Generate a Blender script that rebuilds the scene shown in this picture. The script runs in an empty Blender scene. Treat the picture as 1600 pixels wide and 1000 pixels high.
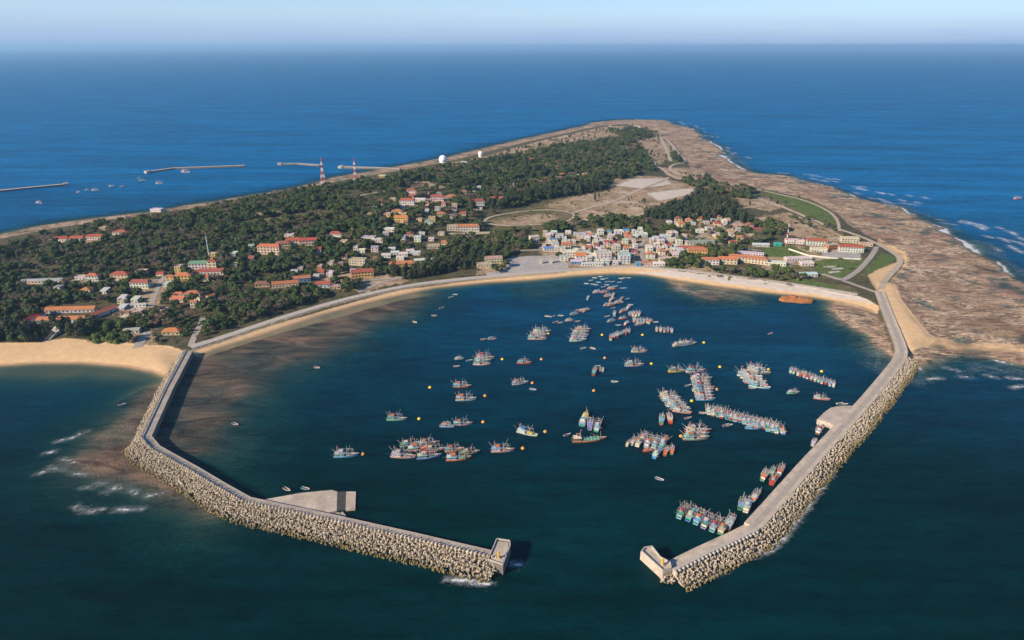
import bpy, math, random
import numpy as np
from mathutils import Vector, Matrix

random.seed(7)
RNG = np.random.default_rng(11)
SC = bpy.context.scene
COL = SC.collection
R = math.radians

# ------------------------------------------------------------------ camera
CAM_H = 280.0
FPX = 1067.0                      # focal length in pixels of a 1600 px wide frame
PITCH = math.atan(429.0 / FPX)    # camera looks this far below the horizon
cam_d = bpy.data.cameras.new('camera')
cam_d.sensor_width = 36.0
cam_d.lens = FPX / 1600.0 * 36.0
cam_d.clip_start = 1.0
cam_d.clip_end = 200000.0
cam = bpy.data.objects.new('camera', cam_d)
COL.objects.link(cam)
cam.location = (0, 0, CAM_H)
cam.rotation_euler = (math.pi / 2 - PITCH, 0, 0)
SC.camera = cam

# ------------------------------------------------------------------ light
SUN_EL = R(27.0)
SUN_VEC = Vector((-0.86, -0.51, 0)).normalized() * math.cos(SUN_EL) + Vector((0, 0, math.sin(SUN_EL)))
world = bpy.data.worlds.new('World')
SC.world = world
world.use_nodes = True
wn = world.node_tree
wn.nodes.clear()
w_out = wn.nodes.new('ShaderNodeOutputWorld')
w_bg = wn.nodes.new('ShaderNodeBackground')
w_sky = wn.nodes.new('ShaderNodeTexSky')
w_sky.sky_type = 'NISHITA'
w_sky.sun_disc = False
w_sky.sun_elevation = SUN_EL
w_sky.sun_rotation = math.atan2(SUN_VEC.x, SUN_VEC.y)
w_sky.altitude = 300
w_sky.air_density = 1.0
w_sky.dust_density = 0.0
w_sky.ozone_density = 8.0
w_bg.inputs['Strength'].default_value = 0.10
# a band of sea haze along the whole horizon, the same in every direction
w_tc = wn.nodes.new('ShaderNodeTexCoord')
w_sep = wn.nodes.new('ShaderNodeSeparateXYZ')
wn.links.new(w_tc.outputs['Generated'], w_sep.inputs[0])
w_mp = wn.nodes.new('ShaderNodeMapping'); w_mp.inputs['Scale'].default_value = (1, 1, 14)
w_nz = wn.nodes.new('ShaderNodeTexNoise'); w_nz.inputs['Scale'].default_value = 4.0; w_nz.inputs['Detail'].default_value = 6.0; w_nz.inputs['Roughness'].default_value = 0.62
w_nr = wn.nodes.new('ShaderNodeMapRange')
for i, q in zip((1, 2, 3, 4), (0.3, 0.7, 1.05, 0.88)): w_nr.inputs[i].default_value = q
wn.links.new(w_tc.outputs['Generated'], w_mp.inputs[0]); wn.links.new(w_mp.outputs[0], w_nz.inputs['Vector']); wn.links.new(w_nz.outputs[0], w_nr.inputs[0])
w_un = w_nr.outputs[0]
def w_band(lo, hi, amount, color, src):
    mr = wn.nodes.new('ShaderNodeMapRange'); mr.interpolation_type = 'SMOOTHSTEP'
    for i, q in zip((1, 2, 3, 4), (lo, hi, amount, 0.0)): mr.inputs[i].default_value = q
    wn.links.new(w_sep.outputs[2], mr.inputs[0])
    mx = wn.nodes.new('ShaderNodeMix'); mx.data_type = 'RGBA'
    ml = wn.nodes.new('ShaderNodeMath'); ml.operation = 'MULTIPLY'; wn.links.new(mr.outputs[0], ml.inputs[0]); wn.links.new(w_un, ml.inputs[1])
    wn.links.new(ml.outputs[0], mx.inputs[0]); wn.links.new(src, mx.inputs[6]); mx.inputs[7].default_value = color
    return mx.outputs[2]
w_c = w_band(0.01, 0.16, 0.75, (3.2, 4.1, 5.4, 1), w_sky.outputs[0])
w_c = w_band(-0.002, 0.045, 0.8, (1.85, 2.75, 4.6, 1), w_c)
wn.links.new(w_c, w_bg.inputs[0])
wn.links.new(w_bg.outputs[0], w_out.inputs[0])
sun_d = bpy.data.lights.new('sun', 'SUN')
sun_d.energy = 4.8
sun_d.angle = R(0.53)
sun_d.color = (1.0, 0.84, 0.64)
sun = bpy.data.objects.new('sun', sun_d)
COL.objects.link(sun)
sun.rotation_euler = (-SUN_VEC).to_track_quat('-Z', 'Y').to_euler()
sun.location = (-300, -200, 400)
SC.view_settings.view_transform = 'Standard'
SC.view_settings.look = 'None'
SC.view_settings.exposure = 0.72
SC.view_settings.gamma = 1.0
SC.view_settings.use_curve_mapping = False
SC.render.engine = 'CYCLES'
SC.cycles.use_denoising = True
SC.cycles.max_bounces = 6
SC.cycles.diffuse_bounces = 2
SC.cycles.glossy_bounces = 2
SC.cycles.transparent_max_bounces = 8
SC.cycles.volume_bounces = 0
SC.cycles.caustics_reflective = False
SC.cycles.caustics_refractive = False

# ------------------------------------------------------------------ survey: image sight lines to places on the ground
_cp, _sp = math.cos(PITCH), math.sin(PITCH)
def ray(px, py):
    a = (px - 800.0) / FPX
    b = (500.0 - py) / FPX
    return a, _cp + b * _sp, -_sp + b * _cp      # world x, y, z of a sight line
def flat(px, py, z=0.0):
    dx, dy, dz = ray(px, py)
    t = (z - CAM_H) / dz
    return dx * t, dy * t
def mpp(y, z=0.0):                                # metres per photo pixel at ground distance y
    return (y * _cp + (CAM_H - z) * _sp) / FPX

# ------------------------------------------------------------------ noise and fields
def _hash(ix, iy, s):
    n = (ix.astype(np.int64) * 374761393 + iy.astype(np.int64) * 668265263 + s * 144665) & 0x7fffffff
    n = ((n ^ (n >> 13)) * 1274126177) & 0x7fffffff
    n = n ^ (n >> 16)
    return (n & 0xffff) / 65535.0
def vnoise(x, y, s=0):
    ix, iy = np.floor(x), np.floor(y)
    fx, fy = x - ix, y - iy
    fx = fx * fx * (3 - 2 * fx); fy = fy * fy * (3 - 2 * fy)
    a = _hash(ix, iy, s); b = _hash(ix + 1, iy, s); c = _hash(ix, iy + 1, s); d = _hash(ix + 1, iy + 1, s)
    return (a * (1 - fx) + b * fx) * (1 - fy) + (c * (1 - fx) + d * fx) * fy
def fbm(x, y, s=0, o=4):
    t = 0; a = 0.5
    for k in range(o):
        t = t + a * vnoise(x * 2 ** k, y * 2 ** k, s + k * 17)
        a *= 0.5
    return t / (1 - 0.5 ** o)
def sstep(x, a, b):
    t = np.clip((x - a) / (b - a), 0, 1)
    return t * t * (3 - 2 * t)
def poly_w(pts, z=0.0):
    return np.array([flat(p[0], p[1], z) for p in pts])
def sdf(P, X, Y, maxd=None):
    """signed distance to polygon P (positive inside)"""
    d2 = np.full(X.shape, 1e18); ins = np.zeros(X.shape, bool)
    n = len(P)
    for i in range(n):
        ax, ay = P[i]; bx, by = P[(i + 1) % n]
        ex, ey = bx - ax, by - ay
        wx, wy = X - ax, Y - ay
        t = np.clip((wx * ex + wy * ey) / (ex * ex + ey * ey + 1e-9), 0, 1)
        d2 = np.minimum(d2, (wx - ex * t) ** 2 + (wy - ey * t) ** 2)
        c = ((ay > Y) != (by > Y))
        with np.errstate(divide='ignore', invalid='ignore'):
            xi = ax + (Y - ay) * ex / (ey if abs(ey) > 1e-9 else 1e-9)
        ins ^= c & (X < xi)
    d = np.sqrt(d2)
    return np.where(ins, d, -d)
def segd(lines, X, Y):
    d2 = np.full(X.shape, 1e18)
    for L in lines:
        for i in range(len(L) - 1):
            ax, ay = L[i]; bx, by = L[i + 1]
            ex, ey = bx - ax, by - ay
            wx, wy = X - ax, Y - ay
            t = np.clip((wx * ex + wy * ey) / (ex * ex + ey * ey + 1e-9), 0, 1)
            d2 = np.minimum(d2, (wx - ex * t) ** 2 + (wy - ey * t) ** 2)
    return np.sqrt(d2)

# outlines surveyed from the photograph (photo pixels, turned into metres on the sea plane)
LAND = poly_w([(-700, 600), (-200, 578), (0, 571), (60, 567), (130, 567), (200, 573), (240, 581), (266, 592),
    (285, 560), (305, 557), (345, 542), (420, 519), (500, 492), (560, 476), (610, 464), (680, 449), (760, 441), (830, 437),
    (900, 430), (960, 427), (1010, 429), (1060, 438), (1120, 447), (1200, 457), (1270, 464), (1330, 475), (1360, 484),
    (1375, 515), (1386, 548), (1400, 562), (1428, 556), (1446, 528), (1432, 508), (1402, 470), (1391, 438), (1412, 414),
    (1414, 402), (1372, 376), (1330, 352), (1312, 334), (1270, 312), (1200, 297), (1130, 288), (1085, 272), (1076, 252),
    (1052, 222), (1015, 202), (975, 194), (935, 197), (880, 209), (820, 222), (760, 237), (700, 252), (625, 266),
    (525, 283), (475, 297), (390, 311), (312, 323), (235, 336), (155, 345), (75, 358), (0, 373), (-250, 400), (-700, 450)])
REEF_E = poly_w([(905, 200), (930, 191), (975, 187), (1030, 188), (1080, 203), (1110, 226), (1135, 250), (1160, 268),
    (1215, 275), (1290, 292), (1350, 312), (1420, 340), (1480, 372), (1530, 402), (1570, 432), (1640, 470), (1900, 590),
    (1700, 582), (1600, 566), (1520, 557), (1440, 551), (1405, 560), (1390, 520), (1380, 440), (1300, 360), (1200, 310),
    (1080, 275), (1000, 215)])
REEF_W = poly_w([(-700, 446), (-250, 396), (0, 367), (75, 352), (155, 340), (235, 332), (312, 319), (390, 307), (475, 292), (525, 277),
    (580, 268), (625, 260), (700, 246), (760, 231), (840, 213), (900, 200), (935, 193), (930, 215), (800, 245), (600, 290), (300, 345), (0, 395), (-700, 470)])
ROCKS = poly_w([(1305, 470), (1340, 476), (1365, 484), (1380, 520), (1393, 556), (1378, 545), (1360, 520), (1330, 505), (1312, 490)])
SHAL_IN = poly_w([(300, 556), (420, 520), (520, 488), (620, 463), (650, 462), (585, 500), (520, 535), (420, 575), (350, 640), (318, 700), (275, 712), (240, 688), (262, 620)])
SHAL_BANK = poly_w([(420, 520), (520, 490), (620, 464), (640, 462), (575, 505), (520, 520), (440, 545)])
SHAL_OUT = poly_w([(262, 592), (215, 640), (160, 676), (118, 716), (150, 742), (235, 748), (330, 800), (205, 690)])
SHAL_OUT2 = poly_w([(150, 640), (60, 690), (40, 760), (110, 800), (260, 800), (360, 830), (205, 690), (262, 600)])
SHAL_SAND = poly_w([(-500, 600), (0, 571), (130, 567), (240, 581), (266, 592), (240, 592), (140, 582), (0, 586), (-400, 630)])
SPIT = poly_w([(1376, 446), (1388, 446), (1400, 470), (1438, 527), (1416, 545), (1398, 510), (1384, 476)])
SHAL_N = poly_w([(1040, 436), (1120, 447), (1180, 455), (1160, 466), (1110, 466), (1062, 452)])
SHAL_P = poly_w([(800, 436), (880, 430), (890, 446), (845, 462), (800, 455)])

def grid_axis(a, b, s0, s1):
    v = [a]
    while v[-1] < b:
        t = (v[-1] - a) / (b - a)
        v.append(v[-1] + s0 + (s1 - s0) * t)
    return v
GX = np.array([-1750, -1600] + list(np.arange(-1500, 1300, 4.6)) + [1350, 1450, 1600.])
GY = np.array(grid_axis(215, 3050, 2.8, 11.5))
XX, YY = np.meshgrid(GX, GY)

HILLS = [(flat(620, 318), 24, 260, 330), (flat(850, 258), 22, 330, 420), (flat(190, 388), 12, 260, 150), (flat(420, 350), 14, 240, 200)]
def height(X, Y):
    wx = X + 14 * (fbm(X / 60, Y / 60, 3) - 0.5); wy = Y + 14 * (fbm(X / 60, Y / 60, 9) - 0.5)
    wx2 = X + 60 * (fbm(X / 90, Y / 90, 23) - 0.5); wy2 = Y + 60 * (fbm(X / 90, Y / 90, 29) - 0.5)
    sl = sdf(LAND, X, Y)
    sr = np.maximum(sdf(REEF_E, wx2, wy2), sdf(REEF_W, wx, wy))
    deep = np.full(X.shape, -11.0)
    n1 = fbm(X / 23, Y / 23, 1); n2 = fbm(X / 13, Y / 13, 5, 2)
    land = np.where(sl > 0, 4.2 * (1 - np.exp(-sl / 16.0)) + (n1 - 0.5) * 1.5 * sstep(sl, 20, 80), sl * 0.16)
    hill = 0
    for (c, amp, sx, sy) in HILLS:
        hill = hill + amp * np.exp(-((X - c[0]) / sx) ** 2 - ((Y - c[1]) / sy) ** 2)
    hill = hill * sstep(sl, 0, 190)
    land = land + hill
    reef = np.where(sr > 0, 0.18 + 0.35 * sstep(sr, 0, 120) + 1.7 * (n1 - 0.5) + 1.9 * (n2 - 0.5), 0.1 + sr * 0.09 + 1.2 * (n1 - 0.5))
    h = np.maximum(np.maximum(deep, land), np.where(sr > -220, reef, -99))
    def shelf(P, top, slope, amp):
        s = sdf(P, wx, wy)
        return top + np.where(s > 0, 0, s * slope) + amp * (n1 - 0.5) + amp * 0.4 * (n2 - 0.5)
    for P, top, slope, amp in ((SHAL_IN, -0.45, 0.05, 1.1), (SHAL_BANK, -0.35, 0.05, 0.8), (SHAL_OUT, -0.35, 0.07, 0.9),
                               (SHAL_OUT2, -2.6, 0.10, 1.4), (SHAL_SAND, -1.1, 0.07, 0.5), (ROCKS, 0.3, 0.10, 1.6), (SPIT, 4.1, 0.30, 0.3),
                               (SHAL_N, -0.5, 0.08, 1.5), (SHAL_P, -2.0, 0.08, 1.0)):
        h = np.maximum(h, shelf(P, top, slope, amp))
    return h, sl, sr
HH, SL, SR = height(XX, YY)
def ground(x, y):
    """terrain height by bilinear lookup in the surveyed grid"""
    x = np.asarray(x, float); y = np.asarray(y, float)
    i = np.clip(np.searchsorted(GX, x) - 1, 0, len(GX) - 2); j = np.clip(np.searchsorted(GY, y) - 1, 0, len(GY) - 2)
    u = np.clip((x - GX[i]) / (GX[i + 1] - GX[i]), 0, 1); v = np.clip((y - GY[j]) / (GY[j + 1] - GY[j]), 0, 1)
    return (HH[j, i] * (1 - u) + HH[j, i + 1] * u) * (1 - v) + (HH[j + 1, i] * (1 - u) + HH[j + 1, i + 1] * u) * v
def spot(px, py):
    """place on the land seen at a photo pixel"""
    z = 3.0
    for k in range(14):
        x, y = flat(px, py, z)
        z = 0.5 * z + 0.5 * max(float(ground(x, y)), 0.0)
    return x, y, max(float(ground(x, y)), 0.0)
def poly_g(pts):
    return np.array([spot(p[0], p[1])[:2] for p in pts])

# ------------------------------------------------------------------ node helpers
def mat(name):
    m = bpy.data.materials.new(name); m.use_nodes = True
    nt = m.node_tree; nt.nodes.clear()
    return m, nt
def nd(nt, t, **kw):
    n = nt.nodes.new(t)
    for k, v in kw.items():
        if k.startswith('_'):
            setattr(n, k[1:], v)
        else:
            key = int(k[1:]) if k[0] == 'i' and k[1:].isdigit() else k
            n.inputs[key].default_value = v
    return n
def lk(nt, a, b): nt.links.new(a, b)
def c4(c): return (c[0], c[1], c[2], 1.0)
def mixc(nt, fac, a, b, mode='MIX'):
    n = nt.nodes.new('ShaderNodeMix'); n.data_type = 'RGBA'; n.blend_type = mode
    for s, v in ((n.inputs[0], fac), (n.inputs[6], a), (n.inputs[7], b)):
        if isinstance(v, (int, float)): s.default_value = v
        elif isinstance(v, tuple): s.default_value = c4(v)
        else: lk(nt, v, s)
    return n.outputs[2]
def math_(nt, op, a, b=None, c=None, clamp=False):
    n = nt.nodes.new('ShaderNodeMath'); n.operation = op; n.use_clamp = clamp
    for i, v in enumerate((a, b, c)):
        if v is None: continue
        if isinstance(v, (int, float)): n.inputs[i].default_value = v
        else: lk(nt, v, n.inputs[i])
    return n.outputs[0]
def rng_(nt, v, a, b, lo=0.0, hi=1.0, smooth=False):
    n = nt.nodes.new('ShaderNodeMapRange'); n.clamp = True
    if smooth: n.interpolation_type = 'SMOOTHSTEP'
    lk(nt, v, n.inputs[0])
    for i, q in zip((1, 2, 3, 4), (a, b, lo, hi)): n.inputs[i].default_value = q
    return n.outputs[0]
def noise_(nt, scale, detail=4, rough=0.55, vec=None, dist=0.0):
    n = nd(nt, 'ShaderNodeTexNoise', Scale=scale, Detail=detail, Roughness=rough, Distortion=dist)
    if vec is not None: lk(nt, vec, n.inputs['Vector'])
    return n.outputs['Fac']
def pos_(nt): return nd(nt, 'ShaderNodeNewGeometry').outputs['Position']
def objc_(nt): return nd(nt, 'ShaderNodeTexCoord').outputs['Object']
def attr_(nt, name): return nd(nt, 'ShaderNodeAttribute', _attribute_name=name).outputs['Fac']
def finish(nt, color, rough=0.8, spec=0.3, bump=None, bstr=0.3, bdist=0.1, metal=0.0):
    p = nd(nt, 'ShaderNodeBsdfPrincipled', Metallic=metal)
    p.inputs['Specular IOR Level'].default_value = spec
    if isinstance(color, tuple): p.inputs['Base Color'].default_value = c4(color)
    else: lk(nt, color, p.inputs['Base Color'])
    if isinstance(rough, (int, float)): p.inputs['Roughness'].default_value = rough
    else: lk(nt, rough, p.inputs['Roughness'])
    if bump is not None:
        b = nd(nt, 'ShaderNodeBump', Strength=bstr, Distance=bdist)
        lk(nt, bump, b.inputs['Height']); lk(nt, b.outputs[0], p.inputs['Normal'])
    o = nd(nt, 'ShaderNodeOutputMaterial')
    lk(nt, p.outputs[0], o.inputs[0])
    return p, o
def simple(name, color, var=0.25, scale=0.8, rough=0.8, spec=0.3, bstr=0.2, use_obj=False, metal=0.0):
    """plain material with grain and blotchy wear; use_obj takes the object's own colour"""
    m, nt = mat(name)
    tc = objc_(nt)
    base = nd(nt, 'ShaderNodeObjectInfo').outputs['Color'] if use_obj else color
    n1 = noise_(nt, scale, 5, 0.6, tc); n2 = noise_(nt, scale * 6, 3, 0.6, tc)
    f = rng_(nt, math_(nt, 'ADD', math_(nt, 'MULTIPLY', n1, 0.65), math_(nt, 'MULTIPLY', n2, 0.35)), 0.3, 0.7, 1 - var, 1 + var * 0.45)
    g = nd(nt, 'ShaderNodeCombineColor')
    for i in range(3): lk(nt, f, g.inputs[i])
    c = mixc(nt, 1.0, base, g.outputs[0], 'MULTIPLY')
    finish(nt, c, rough, spec, n2, bstr, 0.05, metal)
    return m

# ------------------------------------------------------------------ mesh helpers
class MB:
    def __init__(s): s.v = []; s.f = []; s.m = []
    def add(s, vs, fs, mi=0):
        o = len(s.v); s.v += [tuple(p) for p in vs]; s.f += [tuple(i + o for i in f) for f in fs]; s.m += [mi] * len(fs)
        return s
    def box(s, x0, x1, y0, y1, z0, z1, mi=0, taper=0.0):
        t = taper
        vs = [(x0, y0, z0), (x1, y0, z0), (x1, y1, z0), (x0, y1, z0),
              (x0 + t, y0 + t, z1), (x1 - t, y0 + t, z1), (x1 - t, y1 - t, z1), (x0 + t, y1 - t, z1)]
        return s.add(vs, [(0, 3, 2, 1), (4, 5, 6, 7), (0, 1, 5, 4), (1, 2, 6, 5), (2, 3, 7, 6), (3, 0, 4, 7)], mi)
    def tube(s, a, b, r0, r1=None, n=6, mi=0, cap=True):
        r1 = r0 if r1 is None else r1
        a = Vector(a); b = Vector(b); d = (b - a).normalized()
        u = d.cross(Vector((0, 0, 1)) if abs(d.z) < 0.9 else Vector((1, 0, 0))).normalized(); w = d.cross(u)
        vs = []
        for k in range(n):
            t = 2 * math.pi * k / n; q = u * math.cos(t) + w * math.sin(t)
            vs += [a + q * r0, b + q * r1]
        fs = [(2 * k, 2 * ((k + 1) % n), 2 * ((k + 1) % n) + 1, 2 * k + 1) for k in range(n)]
        if cap: fs += [tuple(2 * k for k in reversed(range(n))), tuple(2 * k + 1 for k in range(n))]
        return s.add(vs, fs, mi)
    def prism(s, pts, z0, z1, mi=0):
        n = len(pts)
        ar = sum(pts[i][0] * pts[(i + 1) % n][1] - pts[(i + 1) % n][0] * pts[i][1] for i in range(n))
        if ar < 0: pts = pts[::-1]
        vs = [(p[0], p[1], z0) for p in pts] + [(p[0], p[1], z1) for p in pts]
        fs = [(i, (i + 1) % n, n + (i + 1) % n, n + i) for i in range(n)] + [tuple(range(n, 2 * n)), tuple(reversed(range(n)))]
        return s.add(vs, fs, mi)
    def mesh(s, name, *mats, smooth=False):
        me = bpy.data.meshes.new(name); me.from_pydata(s.v, [], s.f)
        for m in mats: me.materials.append(m)
        if len(mats) > 1: me.polygons.foreach_set('material_index', s.m)
        if smooth: me.polygons.foreach_set('use_smooth', [True] * len(s.f))
        me.update(); return me
def ob(name, me, parent=None, loc=(0, 0, 0), rz=0.0, scale=None, color=None, rot=None):
    o = bpy.data.objects.new(name, me); COL.objects.link(o)
    o.location = loc
    o.rotation_euler = rot if rot is not None else (0, 0, rz)
    if scale is not None: o.scale = scale if hasattr(scale, '__len__') else (scale,) * 3
    if color is not None: o.color = c4(color)
    if parent is not None: o.parent = parent
    return o
def tag(o, label, cat, group=None):
    o['label'] = label; o['category'] = cat
    if group: o['group'] = group
    return o
def struct(o): o['kind'] = 'structure'; return o
def stuff(o, label=None, cat=None):
    o['kind'] = 'stuff'
    if label: o['label'] = label; o['category'] = cat
    return o
def np_mesh(name, V, F, attrs, m, smooth=True):
    me = bpy.data.meshes.new(name)
    me.vertices.add(len(V)); me.vertices.foreach_set('co', V.astype(np.float32).ravel())
    me.loops.add(F.size); me.loops.foreach_set('vertex_index', F.astype(np.int32).ravel())
    me.polygons.add(len(F)); me.polygons.foreach_set('loop_start', np.arange(0, F.size, 4, dtype=np.int32))
    me.polygons.foreach_set('loop_total', np.full(len(F), 4, np.int32))
    me.update(calc_edges=True)
    if smooth: me.polygons.foreach_set('use_smooth', np.ones(len(F), bool))
    for k, a in attrs.items():
        at = me.attributes.new(k, 'FLOAT', 'POINT'); at.data.foreach_set('value', a.astype(np.float32).ravel())
    me.materials.append(m)
    return me
def grid_faces(nx, ny):
    i = np.arange(nx - 1)[None, :] + nx * np.arange(ny - 1)[:, None]
    return np.stack([i, i + 1, i + 1 + nx, i + nx], -1).reshape(-1, 4)
def offset_line(P, d):
    P = np.array(P, float); out = []
    for i in range(len(P)):
        t0 = P[i] - P[i - 1] if i > 0 else P[1] - P[0]
        t1 = P[i + 1] - P[i] if i < len(P) - 1 else P[-1] - P[-2]
        t0 = t0 / np.linalg.norm(t0); t1 = t1 / np.linalg.norm(t1)
        n0 = np.array([-t0[1], t0[0]]); n1 = np.array([-t1[1], t1[0]])
        n = n0 + n1; n = n / np.linalg.norm(n)
        k = max(0.45, float(n @ n0))
        out.append(P[i] + n * d / k)
    return np.array(out)
def resample(P, step):
    P = np.array(P, float); L = np.r_[0, np.cumsum(np.linalg.norm(np.diff(P, axis=0), axis=1))]
    n = max(2, int(round(L[-1] / step)) + 1); t = np.linspace(0, L[-1], n)
    return np.stack([np.interp(t, L, P[:, 0]), np.interp(t, L, P[:, 1])], -1)
def smooth_line(P, it=2):
    P = np.array(P, float)
    for _ in range(it):
        Q = [P[0]]
        for i in range(len(P) - 1):
            Q += [P[i] * 0.75 + P[i + 1] * 0.25, P[i] * 0.25 + P[i + 1] * 0.75]
        Q.append(P[-1]); P = np.array(Q)
    return P
def extrude_section(P, sec, strip_m=None, mb=None):
    """sweep a cross-section [(offset, z)...] along the line P"""
    mb = mb or MB(); n = len(P)
    rows = [offset_line(P, o) for o, z in sec]
    vs = [(rows[k][i][0], rows[k][i][1], sec[k][1]) for i in range(n) for k in range(len(sec))]
    K = len(sec); b = len(mb.v); mb.v += vs
    for i in range(n - 1):
        for k in range(K - 1):
            a = b + i * K + k
            mb.f.append((a, a + K, a + K + 1, a + 1)); mb.m.append(strip_m[k] if strip_m else 0)
    for e in (0, n - 1):
        f = tuple(b + e * K + k for k in range(K))
        mb.f.append(f if e == 0 else f[::-1]); mb.m.append(0)
    return mb
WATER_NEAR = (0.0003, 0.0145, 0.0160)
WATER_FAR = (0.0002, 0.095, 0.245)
HAZE_D = 0.000044
HAZE_C = (0.40, 0.70, 1.0, 1)
# ------------------------------------------------------------------ terrain
SAND = [[(-500, 720), (0, 650), (90, 645), (170, 630), (225, 605), (262, 606), (292, 552), (262, 545), (232, 545), (160, 538), (100, 534), (60, 541), (0, 541), (-500, 570)],
        [(300, 550), (420, 512), (520, 483), (620, 456), (760, 437), (850, 430), (930, 423), (980, 420), (1060, 428), (1160, 440), (1260, 453), (1350, 470),
         (1374, 482), (1370, 492), (1330, 480), (1200, 463), (1060, 446), (1000, 434), (900, 436), (760, 446), (620, 470), (420, 525), (310, 560)],
        [(1354, 434), (1372, 424), (1400, 412), (1402, 402), (1370, 382), (1372, 372), (1416, 398), (1418, 414), (1397, 440), (1407, 470), (1452, 525), (1500, 536), (1600, 540), (1600, 552), (1500, 548), (1440, 545), (1408, 560), (1398, 520), (1375, 470)]]
DIRT = [[(850, 322), (900, 306), (950, 298), (1010, 318), (985, 340), (900, 348), (905, 332)], [(700, 262), (780, 238), (860, 216), (940, 199), (975, 196), (985, 208), (880, 228), (790, 250)], [(990, 195), (1030, 203), (1060, 235), (1045, 240), (1020, 212)], [(942, 282), (985, 275), (1032, 276), (1092, 291), (1078, 306), (1040, 322), (1000, 335), (960, 342), (920, 340), (930, 318), (952, 305), (955, 292)],
        [(972, 207), (1005, 204), (1030, 216), (1044, 240), (1030, 262), (1015, 262), (1012, 236), (995, 220)],
        [(1030, 262), (1075, 262), (1090, 275), (1150, 290), (1130, 296), (1085, 285), (1050, 278)],
        [(1180, 340), (1235, 332), (1300, 358), (1340, 378), (1300, 378), (1235, 368), (1200, 358)],
        [(1150, 308), (1190, 308), (1230, 322), (1200, 330), (1160, 322)],
        [(775, 346), (840, 334), (868, 336), (868, 346), (820, 352), (780, 352)],
        [(1090, 345), (1150, 340), (1180, 362), (1150, 378), (1090, 372)],
        [(1200, 395), (1250, 385), (1290, 402), (1350, 404), (1300, 408), (1250, 412), (1215, 425), (1190, 420)],
        [(1060, 408), (1105, 412), (1130, 430), (1080, 428)],
        [(60, 375), (160, 372), (162, 382), (85, 386)], [(228, 398), (262, 388), (265, 396), (232, 405)],
        [(385, 334), (430, 328), (440, 333), (390, 339)], [(540, 440), (600, 425), (640, 440), (560, 458)],
        [(500, 430), (560, 420), (590, 440), (520, 448)],
        [(555, 335), (600, 328), (615, 340), (570, 348)], [(630, 312), (700, 306), (712, 316), (640, 322)],
        [(640, 285), (720, 275), (715, 292), (680, 296)], [(700, 255), (760, 244), (765, 258), (715, 266)],
        [(760, 402), (800, 398), (800, 426), (745, 430)], [(205, 440), (262, 437), (250, 480), (225, 480)],
        [(185, 480), (235, 475), (235, 495), (190, 495)], [(180, 525), (235, 515), (245, 545), (200, 545)],
        [(840, 385), (1080, 366), (1095, 395), (1060, 418), (870, 420), (845, 395)]]
GRASS = [[(850, 226), (930, 203), (1000, 198), (1046, 214), (990, 222), (900, 238)], [(755, 348), (800, 332), (880, 308), (950, 300), (1060, 320), (990, 345), (900, 362), (770, 360)],
         [(830, 358), (960, 352), (1020, 358), (980, 372), (840, 384), (815, 372)],
         [(1150, 288), (1220, 298), (1290, 318), (1312, 340), (1308, 352), (1270, 342), (1215, 318), (1160, 300)],
         [(1190, 395), (1230, 375), (1300, 395), (1352, 402), (1340, 420), (1312, 436), (1250, 434), (1200, 410)],
         [(1345, 440), (1360, 412), (1376, 394), (1402, 404), (1380, 418), (1356, 432)],
         [(1190, 425), (1260, 434), (1330, 448), (1335, 458), (1250, 448), (1190, 437)],
         [(330, 355), (420, 338), (560, 318), (560, 330), (420, 352)], [(120, 372), (330, 350), (400, 345), (300, 365)],
         [(930, 225), (1010, 208), (1050, 230), (1072, 260), (1040, 250)],
         [(1035, 405), (1068, 400), (1072, 420), (1035, 420)], [(800, 250), (900, 232), (880, 262), (800, 275)]]
PLAZA = [[(796, 402), (872, 398), (888, 414), (885, 425), (800, 430), (782, 428)], [(760, 425), (1000, 414), (1060, 420), (1060, 428), (960, 424), (880, 428), (760, 437)],
         [(1282, 398), (1300, 388), (1345, 396), (1345, 404), (1290, 402)]]
LAWN = [[(1186, 392), (1225, 380), (1262, 394), (1240, 402), (1200, 402)], [(1272, 408), (1310, 402), (1352, 404), (1340, 420), (1314, 434), (1280, 428)], [(1345, 440), (1360, 412), (1376, 394), (1402, 404), (1380, 418), (1356, 432)], [(1200, 432), (1262, 437), (1320, 450), (1290, 450)],
        [(1180, 294), (1235, 306), (1295, 326), (1308, 350), (1270, 340), (1222, 316)], [(1035, 408), (1066, 404), (1070, 420), (1035, 420)], [(1042, 238), (1068, 256), (1050, 256)]]
SHINGLE = [[(985, 424), (1060, 424), (1160, 435), (1260, 448), (1340, 462), (1372, 476), (1340, 470), (1260, 458), (1160, 446), (1060, 433)]]
PALE = [[(985, 280), (1040, 279), (1050, 288), (1000, 294), (965, 290)], [(1010, 302), (1062, 296), (1088, 294), (1075, 304), (1030, 314)]]
def zone(polys, flatten=False):
    d = np.full(XX.shape, -60.0)
    for p in polys:
        P = poly_w(p) if flatten else poly_g(p)
        x0, y0 = P.min(0) - 60; x1, y1 = P.max(0) + 60
        i0, i1 = np.searchsorted(GX, [x0, x1]); j0, j1 = np.searchsorted(GY, [y0, y1])
        if i1 <= i0 or j1 <= j0: continue
        s = np.clip(sdf(P, XX[j0:j1, i0:i1], YY[j0:j1, i0:i1]), -60, 60)
        d[j0:j1, i0:i1] = np.maximum(d[j0:j1, i0:i1], s)
    return d
ZL, ZH = zone(LAWN), zone(SHINGLE)
ZS, ZD, ZG, ZP, ZW = zone(SAND, True), zone(DIRT), zone(GRASS), zone(PLAZA), zone(PALE)

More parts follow.
